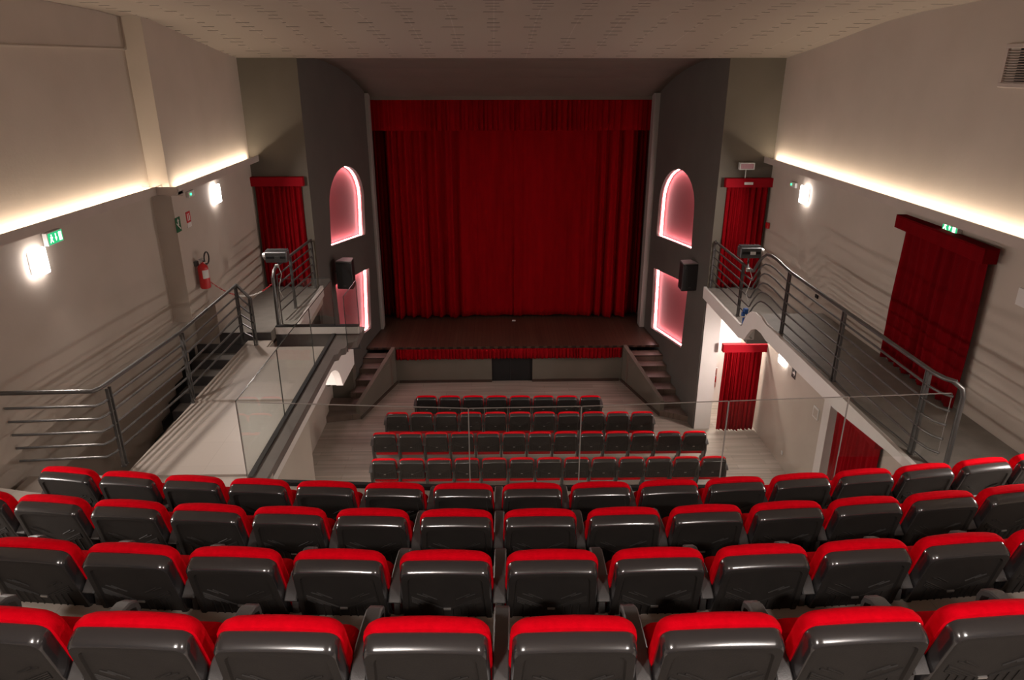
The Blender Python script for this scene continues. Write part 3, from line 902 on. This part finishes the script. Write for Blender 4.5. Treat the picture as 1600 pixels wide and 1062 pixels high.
def make_seat():
    t = thing('theatre_seat', '', 'seat', (0, 0, 0))
    PV = (0, .12, .36); A = radians(15)     # backs lean away from the stage (towards -Y at the top)
    Lm = lambda m_: lean(m_, A, PV)
    # black shell: its rear face is at y = .12-.045, top 0.86
    y0 = .12
    H0, H1 = .36, .825
    HR = H1 - .018        # top of the shell ledge, below the top of the cushion
    mb = MB().loft([rt(.238, .224, H0, HR + .004, .045, y0 + .05, bow=.006), rt(.243, .232, H0 - .005, HR + .010, .05, y0 + .03, bow=.006),
                    rt(.245, .233, H0 - .005, HR + .008, .05, y0 - .0, bow=.006),
                    rt(.244, .231, H0 - .005, HR - .002, .048, y0 - .028, bow=.006), rt(.238, .224, H0 + .000, HR - .014, .045, y0 - .038, bow=.006)], cap0=True, cap1=False)
    Lm(mb).build('back_rim', 'gloss', t, smooth=True)
    mb = MB().loft([rt(.238, .224, H0 + .000, HR - .014, .045, y0 - .038, bow=.006), rt(.230, .214, H0 + .01, HR - .024, .042, y0 - .041, bow=.006),
                    rt(.212, .192, H0 + .02, HR - .040, .035, y0 - .041, bow=.006), rt(.205, .185, H0 + .026, HR - .048, .03, y0 - .031, bow=.006)], cap0=False, cap1=True)
    yb = y0 - .031
    for sx in (-1, 1):       # moulded chevron ribs
        for k_ in range(4):
            xi = .028 + .040 * k_
            zi = .50 + .012 * k_
            rise = min(.10 - .012 * k_, (.185 - xi) * .62)
            p = [(sx * xi, yb - .001, .39), (sx * xi, yb - .001, zi), (sx * (xi + rise / .62), yb - .001, zi + rise)]
            mb.tube(p, .0055, 5)
    for k_ in range(2):
        for sx in (-1, 1):
            mb.tube([(sx * (.050 + .05 * k_), yb - .001, .575 + .02 * k_), (sx * (.125 + .03 * k_), yb - .001, .625)], .0045, 5)
    Lm(mb).build('back_shell', 'shell', t, smooth=True)
    mb = MB().box(-.020, .020, yb - .007, yb, .487, .498)
    Lm(mb).build('number_plate', 'silver', t)
    # red back cushion
    mb = MB().loft([rt(.225, .20, H0 + .02, H1 - .05, .06, y0 + .115, bow=.008), rt(.244, .224, H0 + .01, H1 - .02, .07, y0 + .105, bow=.010),
                    rt(.250, .236, H0, H1 + .0, .07, y0 + .082, bow=.010), rt(.251, .240, H0, H1 + .006, .065, y0 + .055, bow=.010),
                    rt(.250, .239, H0, H1 + .002, .06, y0 + .036, bow=.010), rt(.240, .228, H0, H1 - .022, .05, y0 + .026, bow=.008)])
    Lm(mb).build('back_cushion', 'red_cloth', t, smooth=True)
    # seat cushion folded up
    mb = MB().loft([rt(.20, .20, .24, .56, .05, .20), rt(.235, .235, .21, .595, .06, .22), rt(.24, .24, .205, .60, .06, .26), rt(.235, .235, .21, .595, .06, .30)])
    lean(mb, radians(-2), (0, .26, .4)).build('seat_cushion', 'red_cloth', t, smooth=True)
    mb = MB().loft([rt(.232, .232, .22, .585, .05, .295), rt(.22, .22, .24, .56, .045, .335)])
    lean(mb, radians(-2), (0, .26, .4)).build('seat_pan', 'shell', t, smooth=True)
    # left side standard with armrest pad
    return t


def make_arm():
    """one armrest standard, centred on x=0; parts are parented to the seat it belongs to"""
    pad = []
    path = [(.04, .53), (.10, .58), (.18, .60), (.30, .602), (.38, .595), (.425, .57), (.44, .53), (.435, .49)]
    rings = []
    for i, (y, z) in enumerate(path):
        a = path[max(i - 1, 0)]; b = path[min(i + 1, len(path) - 1)]
        ty, tz = b[0] - a[0], b[1] - a[1]; l = sqrt(ty * ty + tz * tz)
        ny, nz = -tz / l, ty / l
        w = .034 if i < 6 else .03
        th = .014
        sec = [(-w, -th), (-w, th * .5), (-w * .8, th), (w * .8, th), (w, th * .5), (w, -th)]
        rings.append([(sx, y + ny * sh, z + nz * sh) for sx, sh in sec])
    mb = MB().loft(rings)
    std = MB().prism([(-.018, .10, .0), (-.018, .42, .0), (-.018, .40, .06), (-.018, .33, .10), (-.018, .30, .40), (-.018, .40, .54), (-.018, .39, .59), (-.018, .10, .57), (-.018, .08, .36), (-.018, .16, .10), (-.018, .12, .06)], (.036, 0, 0))
    return mb, std


seat0 = make_seat()
pad_mb, std_mb = make_arm()
def add_arm(t, sx):
    p = MB(); p.v = [(x + sx * .2775, y, z) for x, y, z in pad_mb.v]; p.f = list(pad_mb.f)
    q = MB(); q.v = [(x + sx * .2775, y, z) for x, y, z in std_mb.v]; q.f = list(std_mb.f)
    p.build('armrest', 'arm', t, smooth=True)
    q.build('side_standard', 'arm', t, bevel=.004)
add_arm(seat0, 1)
seat1 = copy_tree(seat0)          # first seat of a row has two armrests
add_arm(seat1, -1)
ORD = ['first', 'second', 'third', 'fourth', 'fifth', 'sixth', 'seventh', 'eighth', 'ninth', 'tenth', 'eleventh', 'twelfth', 'thirteenth', 'fourteenth', 'fifteenth', 'sixteenth', 'seventeenth']
used = {0: False, 1: False}


def put_seat(x, y, z, rz, label, group, first):
    src = seat1 if first else seat0
    key = 1 if first else 0
    if not used[key]:
        o = src; used[key] = True
    else:
        o = copy_tree(src)
    o.location = (x, y, z); o.rotation_euler = (0, 0, rz)
    o['label'] = label; o['group'] = group


rows = [(4.83, 4.13, -7, 8, 'front balcony row'), (3.89, 4.53, -7, 7, 'second balcony row'),
        (2.97, 4.91, -5, 5, 'third balcony row'), (2.04, 5.32, -4, 4, 'nearest balcony row')]
for Yr, z, k0, k1, rn in rows:
    R = CY - Yr
    a0 = (.285 - CX) / R
    n = k1 - k0 + 1
    for k_ in range(k0, k1 + 1):
        th = a0 + k_ * .5545 / R
        x = CX + R * sin(th); y = CY - R * cos(th)
        i = k_ - k0
        if i == 0: w = 'leftmost'
        elif i == n - 1: w = 'rightmost'
        elif i < n / 2: w = ORD[i] + ' from the left'
        else: w = ORD[n - 1 - i] + ' from the right'
        put_seat(x, y + .0, z, th, 'red and black theatre seat, %s in the %s' % (w, rn), 'seats of the ' + rn, i == 0)

grows = [(-1.63, 15.10, 8, .55, 15.01, 'front stalls row'), (-2.21, 14.26, 11, .549, 14.16, 'second stalls row'),
         (-2.36, 13.33, 13, .548, 13.22, 'third stalls row'), (-2.22, 12.26, 13, .545, 12.18, 'rear stalls row')]
for xs, ya, n, pch, yb_, rn in grows:
    for i in range(n):
        if i == 0: w = 'leftmost'
        elif i == n - 1: w = 'rightmost'
        elif i < n / 2: w = ORD[i] + ' from the left'
        else: w = ORD[n - 1 - i] + ' from the right'
        put_seat(xs + i * pch, ya + (yb_ - ya) * i / (n - 1), 0, 0, 'red and black stalls seat, %s in the %s' % (w, rn), 'seats of the ' + rn, i == 0)


# ------------------------------------------------------------------ wall lamps
def wall_lamp(x, y, z, side, label, w=.28, h=.32, power=LAMP_W, rot=0):
    """flat square luminous box on a side wall; side=+1 when the room lies towards +x"""
    t = thing('wall_lamp', label, 'lamp', (x, y, z), 'glowing wall lamps')
    mb = MB().box(x if side > 0 else x - .03, x + .03 if side > 0 else x, y - w / 2 + .03, y + w / 2 - .03, z - h / 2 + .03, z + h / 2 - .03)
    mb.build('mount', 'white_flat', t)
    x0 = x + side * .03; x1 = x + side * .085
    mb = MB().box(min(x0, x1), max(x0, x1), y - w / 2, y + w / 2, z - h / 2, z + h / 2)
    mb.build('diffuser', 'lampw', t, bevel=.02)
    l = area('wall_lamp_light', (x + side * .095, y, z), (h, w), power, NEUT, (0, side * -(pi / 2 - radians(25)), 0), 150)
    return t


LZ = 5.89
wall_lamp(-4.95, 12.80, 5.95, 1, 'small glowing square lamp on the left wall near the stage')
wall_lamp(xwl(8.4), 8.40, LZ, 1, 'large glowing square lamp on the left wall, beside the lit exit sign')
wall_lamp(xwl(3.9), 3.90, LZ, 1, 'added unseen square lamp on the left wall beside the seats, outside the picture')  # unseen lamp, assumed here to light the seat rows
wall_lamp(xwr(13.2), 13.20, 5.82, -1, 'small glowing square lamp on the upper right wall near the stage')
wall_lamp(xwr(5.0), 5.00, LZ, -1, 'added unseen square lamp on the right wall beside the seats, outside the picture')  # added out of view, brightens the rows from the right
wall_lamp(6.13, 13.80, 2.30, -1, 'glowing lamp on the lower right wall under the gallery', power=LAMP_W * .8)
wall_lamp(6.13, 8.0, 2.34, -1, 'added hidden lamp on the lower right wall under the balcony front', power=LAMP_W * .8)  # hidden lamp added to brighten the stalls below the balcony
wall_lamp(-4.1, 11.2, 2.30, 1, 'added hidden lamp on the lower left wall under the walkway', power=LAMP_W * .8)  # hidden lamp put in to light the white lintel
wall_lamp(-3.1, 9.3, 2.60, -1, 'added hidden lamp on the back of the wall that carries the walkway', power=LAMP_W * .9)  # added so the wall under the walkway gets direct light
wall_lamp(-2.9, 8.2, 2.34, 1, 'added hidden lamp on the lower left wall under the balcony front', power=LAMP_W * .8)  # unseen addition that lights the stalls from the left


def added_down_light(x, y, label):  # added fill lamps out of view that brighten the seat rows from above
    t = thing('unseen_ceiling_lamp', label, 'lamp', (x, y, 8.82), 'added ceiling lamps behind the camera')
    MB().box(x - .20, x + .20, y - .20, y + .20, 8.775, 8.819).build('housing', 'white_flat', t, bevel=.01)
    MB().box(x - .16, x + .16, y - .16, y + .16, 8.768, 8.775).build('diffuser', 'lampw', t)
    area('added_lamp_light', (x, y, 8.76), (.32, .32), DOWN_W, NEUT, (radians(8), 0, 0), 130)


added_down_light(-1.5, -.9, 'added ceiling lamp above the rear rows, left of the camera')
added_down_light(2.4, -.9, 'added ceiling lamp above the rear rows, right of the camera')


# ------------------------------------------------------------------ signs (side walls)
def sidebox(x, side, d, y0, y1, z0, z1, mb=None):
    mb = mb or MB()
    a, b = sorted((x, x + side * d))
    return mb.box(a, b, y0, y1, z0, z1)


def poly_side(mb, x, side, d, pts):
    return mb.prism([(x, y, z) for y, z in pts], (side * d, 0, 0))


def exit_sign(x, y, z, side, label, w=.29, h=.135):
    """lit green sign: running figure, arrow, door"""
    t = thing('exit_sign', label, 'sign', (x, y, z), 'lit green exit signs')
    sidebox(x, side, .06, y - w / 2 - .015, y + w / 2 + .015, z - h / 2 - .012, z + h / 2 + .012).build('housing', 'white_flat', t, bevel=.006)
    xf = x + side * .06
    sidebox(xf, side, .006, y - w / 2, y + w / 2, z - h / 2, z + h / 2).build('green_panel', 'green', t)
    xs = xf + side * .006
    mb = MB(); q = lambda u, v: (y + side * u * w, z + v * h)     # u to the viewer's right
    P_ = lambda pts: poly_side(mb, xs, side, .002, [q(*p) for p in pts])
    # door symbol right, man left, arrow middle
    P_([(.22, -.38), (.42, -.38), (.42, .38), (.22, .38)])
    P_([(-.06, .02), (-.02, .02), (-.02, .36), (.03, .36), (.03, .02), (.08, .02), (.005, -.32)])
    P_([(-.33, .22), (-.27, .22), (-.27, .38), (-.33, .38)])
    P_([(-.38, .18), (-.22, .14), (-.24, .02), (-.28, -.08), (-.20, -.36), (-.25, -.36), (-.33, -.12), (-.40, -.36), (-.44, -.32), (-.37, -.02)])
    mb.build('pictogram', 'white_sign', t)
    return t


exit_sign(xwl(8.76), 8.76, 6.11, 1, 'lit green exit sign on the left wall above the large lamp')
exit_sign(xwr(8.94), 8.94, 6.135, -1, 'lit green exit sign above the large red curtain on the right wall', w=.30)


def emergency_light(x, y, z, side, label, led=-1):
    t = thing('emergency_light', label, 'emergency light', (x, y, z), 'small emergency lights')
    sidebox(x, side, .05, y - .12, y + .12, z - .05, z + .05).build('housing', 'white_flat', t, bevel=.01)
    sidebox(x + side * .05, side, .012, y + led * .05 - .016, y + led * .05 + .016, z - .016, z + .016).build('indicator', 'led_green', t)
    return t


emergency_light(-4.95, 11.77, 6.13, 1, 'small white emergency light with green dot on the left wall', -1)
emergency_light(xwr(13.75), 13.75, 5.92, -1, 'small white emergency light with green dot beside the upper right lamp', 1)
emergency_light(6.13, 13.33, 2.40, -1, 'small white emergency light with green dot beside the lower right lamp', 1)

# green and red plates left wall
x = -4.95
t = thing('safety_sign', 'green stairs escape sign on the left wall', 'sign', (x, 11.2, 5.75))
sidebox(x, 1, .006, 11.10, 11.28, 5.63, 5.86).build('plate', 'green_flat', t)
mb = MB()
poly_side(mb, x + .006, 1, .002, [(11.25, 5.66), (11.13, 5.76), (11.13, 5.78), (11.26, 5.68)])
poly_side(mb, x + .006, 1, .002, [(11.21, 5.74), (11.18, 5.74), (11.18, 5.80), (11.16, 5.80), (11.195, 5.84), (11.23, 5.80), (11.21, 5.80)])
mb.build('symbol', 'white_flat', t)
t = thing('safety_sign', 'red fire extinguisher sign with a white strip on the left wall', 'sign', (x, 11.6, 5.6))
sidebox(x, 1, .006, 11.52, 11.68, 5.70, 5.87).build('plate', 'red_flat', t)
sidebox(x, 1, .006, 11.52, 11.68, 5.62, 5.695).build('white_strip', 'white_flat', t)
mb = MB()
sidebox(x + .006, 1, .002, 11.555, 11.58, 5.725, 5.84, mb)
sidebox(x + .006, 1, .002, 11.61, 11.65, 5.725, 5.81, mb)
sidebox(x + .006, 1, .002, 11.60, 11.635, 5.82, 5.84, mb)
mb.build('symbol', 'white_flat', t)
# lower right signs
x = 6.13
t = thing('safety_sign', 'black sign with white arrow below the lower right lamp', 'sign', (x, 13.25, 2.2))
sidebox(x, -1, .006, 13.16, 13.36, 2.06, 2.28).build('plate', 'hose', t)
mb = MB()
poly_side(mb, x - .006, -1, .002, [(13.31, 2.15), (13.24, 2.15), (13.24, 2.10), (13.19, 2.17), (13.24, 2.24), (13.24, 2.19), (13.31, 2.19)])
mb.build('symbol', 'white_flat', t)
t = thing('wall_frame', 'small white framed panel on the lower right wall', 'frame', (x, 12.05, 1.8))
sidebox(x, -1, .02, 11.95, 12.18, 1.75, 1.98).build('frame', 'white_flat', t, bevel=.005)
sidebox(x - .02, -1, .003, 11.98, 12.15, 1.78, 1.95).build('panel', 'cream', t)
t = thing('socket', 'white wall socket low on the lower right wall', 'socket', (x, 13.24, .31))
sidebox(x, -1, .01, 13.2, 13.28, .27, .35).build('plate', 'white_flat', t, bevel=.003)
t = thing('socket', 'small dark wall socket low on the right wall above the gallery', 'socket', (xwr(12.2), 12.2, 4.16))
sidebox(xwr(12.2) + .001, -1, .02, 12.15, 12.25, 4.13, 4.19).build('plate', 'black', t)
t = thing('wall_panel', 'white notice panel at the right picture edge', 'notice', (xwr(7.5), 7.5, 5.6))
sidebox(xwr(7.5), -1, .012, 7.30, 7.62, 5.53, 5.73).build('panel', 'white_flat', t)
# fire call points
t = thing('fire_call_point', 'red fire call point beside the upper right door curtain', 'call point', (5.77, 14.7, 4.9))
sidebox(5.775, -1, .05, 14.66, 14.78, 4.86, 4.98).build('box', 'ext_red', t, bevel=.006)
t = thing('fire_call_point', 'red fire call point and sign left of the lower right curtain', 'call point', (5.1, 14.94, 1.2))
MB().box(5.10, 5.22, 15.28, 15.33, 1.05, 1.19).build('box', 'ext_red', t, bevel=.006)
mb = MB().box(5.10, 5.20, 15.30, 15.31, 1.24, 1.36); mb.build('sign_plate', 'red_flat', t)
MB().box(5.12, 5.18, 15.296, 15.30, 1.27, 1.33).build('symbol', 'white_flat', t)
MB().box(5.06, 5.24, 15.32, 15.34, .9, 1.4).build('backboard', 'white', t)

# ------------------------------------------------------------------ vent grille
t = thing('vent_grille', 'square louvred vent grille high on the right wall', 'vent', (xwr(8.3), 8.3, 7.85))
x = xwr(8.35)
fr = MB()
sidebox(x, -1, .04, 7.85, 8.72, 8.26, 8.31, fr); sidebox(x, -1, .04, 7.85, 8.72, 7.84, 7.89, fr)
sidebox(x, -1, .04, 8.67, 8.72, 7.89, 8.26, fr); sidebox(x, -1, .04, 7.85, 7.90, 7.89, 8.26, fr)
fr.build('frame', 'cornice', t, bevel=.005)
sidebox(x + .01, -1, .01, 7.89, 8.68, 7.88, 8.27).build('backing', 'black', t)
mb = MB()
for i in range(13):
    z = 7.905 + i * .0275
    mb.hexa([(x - .005, 7.9, z), (x - .033, 7.9, z - .012), (x - .033, 8.67, z - .012), (x - .005, 8.67, z)],
            [(x - .005, 7.9, z + .005), (x - .033, 7.9, z - .007), (x - .033, 8.67, z - .007), (x - .005, 8.67, z + .005)])
mb.build('louvre', 'cornice', t)

# ------------------------------------------------------------------ fire extinguisher
t = thing('fire_extinguisher', 'red fire extinguisher with black hose hung on the left wall', 'fire extinguisher', (-4.83, 11.5, 4.6))
cx, cy = -4.83, 11.56
prof = [(0, 4.60), (.075, 4.60), (.085, 4.62), (.085, 4.93), (.075, 4.975), (.04, 5.01), (.025, 5.02), (.025, 5.05), (0, 5.05)]
n = 20
mb = MB().loft([[(cx + r * cos(2 * pi * k_ / n), cy + r * sin(2 * pi * k_ / n), z) for k_ in range(n)] for r, z in [(max(r, .002), z) for r, z in prof]])
body = mb.build('cylinder', 'ext_red', t, smooth=True)
MB().loft([[(cx + .087 * cos(a), cy + .087 * sin(a), z) for a in [radians(-80 + 10 * i) for i in range(9)]] +
           [(cx + .0855 * cos(a), cy + .0855 * sin(a), z) for a in [radians(0 - 10 * i) for i in range(9)]] for z in (4.78, 4.92)]).build('label_plate', 'white_flat', body)
MB().box(cx - .02, cx + .02, cy - .06, cy + .03, 5.05, 5.085).box(cx - .012, cx + .012, cy - .10, cy + .02, 5.10, 5.115).build('valve', 'silver', t)
MB().tube([(cx + .02, cy, 5.06)] + [(cx + .05, cy + .09 + .10 * cos(a), 5.09 + .10 * sin(a)) for a in [radians(200 - 25 * i) for i in range(14)]], .012, 8).build('hose', 'hose', t, smooth=True)
MB().box(-4.95, -4.90, cy - .04, cy + .04, 4.98, 5.06).build('bracket', 'dsilver', t)

# barrier chain from the wall to the platform railing
t = thing('barrier_chain', 'red and white plastic chain hanging between wall and left railing', 'chain', (-4.9, 12.3, 4.5))
ca = Vector((-4.93, 11.95, 4.62)); cb = Vector((-3.99, 12.50, 4.42))
nl = 34
runs = [MB(), MB(), MB()]
for i in range(nl):
    u = (i + .5) / nl
    u2 = (i + 1.2) / nl
    q = ca.lerp(cb, u2) - Vector((0, 0, .28 * 4 * u2 * (1 - u2)))
    u1 = (i - .2) / nl
    o = ca.lerp(cb, u1) - Vector((0, 0, .28 * 4 * u1 * (1 - u1)))
    d = (q - o).normalized(); s_ = Vector((0, 0, 1)) if i % 2 else Vector((-d.y, d.x, 0)).normalized()
    c = (o + q) / 2; L2 = .024; W2 = .012
    ring = [c + d * (L2 * cos(a)) + s_ * (W2 * sin(a)) for a in [2 * pi * j / 10 for j in range(11)]]
    runs[0 if u < .42 else (1 if u < .80 else 2)].tube(ring, .0045, 5, cap=False)
for rmb, nm, mm in ((runs[0], 'red_links', 'red_flat'), (runs[1], 'white_links', 'white_flat'), (runs[2], 'red_links', 'red_flat')):
    rmb.build(nm, mm, t, smooth=True)


# ------------------------------------------------------------------ speakers
def speaker(cx, cy, z0, side, fx, label, rot):
    t = thing('loudspeaker', label, 'loudspeaker', (cx, cy, z0), 'black loudspeakers beside the stage')
    w, d, h = .19, .17, .62
    c, s = cos(rot), sin(rot)
    R_ = lambda x, y: (cx + x * c - y * s, cy + x * s + y * c)
    base = [(-w, -d), (-w * .8, -d * 1.1), (w * .8, -d * 1.1), (w, -d), (w * .7, d), (-w * .7, d)]
    MB().prism([(*R_(*p), z0) for p in base], (0, 0, h)).build('cabinet', 'speaker', t, bevel=.02)
    MB().prism([(*R_(p[0] * .94, p[1] * .94), z0 + h + .001) for p in base], (0, 0, .03)).build('top_cap', 'speaker_top', t, bevel=.01)
    MB().prism([(*R_(p[0] * .9, p[1]), z0 + .04) for p in [(-w, -d * 1.12), (w, -d * 1.12), (w, -d * 1.06), (-w, -d * 1.06)]], (0, 0, h - .08)).build('grille', 'hose', t)
    a = Vector((*R_(0, d * .8), z0 + h * .5)); b = Vector((fx(cy + .2), cy + .2, z0 + h * .5))
    MB().tube([a, b], .025, 8).build('bracket', 'dsilver', t)
    MB().prism([(*R_(p[0], p[1]), z0 + .07) for p in [(-.03, -d * 1.14), (.03, -d * 1.14), (.03, -d * 1.12), (-.03, -d * 1.12)]], (0, 0, .015)).build('badge', 'dsilver', t)


speaker(-3.36, 15.75, 3.33, -1, splL, 'black loudspeaker on the wall left of the stage', radians(-8))
speaker(4.42, 15.70, 3.24, 1, splR, 'black loudspeaker on the wall right of the stage', radians(8))


# ------------------------------------------------------------------ stage floodlights on the railings
def floodlight(cx, cy, cz, face, foot, label, lamp_side):
    t = thing('floodlight', label, 'floodlight', (cx, cy, cz), 'floodlights clamped to the gallery railings')
    mb = MB().box(cx - .20, cx + .20, cy - .10, cy + .12, cz - .11, cz + .09)
    mb.build('housing', 'dsilver', t, bevel=.02)
    mb = MB()
    for i in range(5): mb.box(cx - .19, cx + .19, cy - .07 + i * .035, cy - .06 + i * .035, cz + .09, cz + .115)
    mb.build('cooling_fin', 'dsilver', t)
    mb = MB().box(cx - .17, cx + .17, cy - .112, cy - .10, cz - .03, cz + .015)
    mb.build('front_slot', 'black', t)
    sx = lamp_side
    mb = MB().tube([(cx + sx * .20, cy - .02, cz), (cx + sx * .24, cy - .03, cz - .01), (cx + sx * .25, cy - .03, cz - .015)], [.08, .07, .03], 12)
    mb.build('lens', 'silver', t, smooth=True)
    MB().box(cx - .02, cx + .08, cy - .118, cy - .112, cz - .035, cz + .02).build('plate', 'white_flat' if sx > 0 else 'dsilver', t)
    MB().tube([(cx, cy, cz - .11), (cx, cy, cz - .2), foot], .018, 8).build('yoke', 'dsilver', t, smooth=True)
    mb = MB().box(foot[0] - .035, foot[0] + .035, foot[1] - .03, foot[1] + .03, foot[2] - .045, foot[2] + .02)
    mb.build('clamp', 'silver', t, bevel=.01)
    f = Vector(foot)
    MB().tube([f + Vector((.03, -.02, 0)), f + Vector((.08, -.05, -.15)), f + Vector((.04, -.05, -.3)), f + Vector((.0, -.05, -.45)), f + Vector((.06, -.05, -.6))], .006, 6).build('cable', 'whitewire', t, smooth=True)


floodlight(-4.0, 12.9, 4.80, 0, (-3.98, 12.75, 4.66), 'grey floodlight clamped to the left platform railing', -1)
floodlight(4.80, 13.0, 4.80, 0, (4.67, 12.62, 4.56), 'grey floodlight clamped to the right gallery railing', 1)
# blue tape
t = thing('tape_roll', 'scraps of blue tape tied to the right railing at the steps', 'tape', (4.67, 12.52, 3.5))
MB().box(4.64, 4.72, 12.46, 12.54, 3.74, 3.84).box(4.60, 4.66, 12.44, 12.50, 3.70, 3.78).build('upper_scrap', 'blue', t, bevel=.01)
MB().box(4.64, 4.72, 12.42, 12.52, 3.53, 3.66).box(4.70, 4.76, 12.45, 12.50, 3.53, 3.60).build('lower_scrap', 'blue', t, bevel=.01)

# pink sign lamp over the right upper curtain
t = thing('sign_lamp', 'unlit red sign lamp on a stem above the upper right door curtain', 'lamp', (5.22, 14.8, 5.88))
mb = MB().box(5.05, 5.36, 14.80, 14.90, 6.06, 6.08).box(5.05, 5.36, 14.80, 14.90, 6.18, 6.20).box(5.05, 5.07, 14.80, 14.90, 6.08, 6.18).box(5.34, 5.36, 14.80, 14.90, 6.08, 6.18)
mb.build('frame', 'white_flat', t)
MB().box(5.07, 5.34, 14.82, 14.88, 6.08, 6.18).build('red_screen', 'pinklamp', t)
MB().tube([(5.20, 14.85, 5.885), (5.20, 14.85, 6.06)], .01, 8).build('stem', 'white_flat', t)
# small white clip on stage floor
tag(MB().box(.50, .60, 19.70, 19.76, 1.051, 1.07).build('stage_marker', 'white_flat', None), 'tiny white marker on the stage floor before the curtain', 'marker')
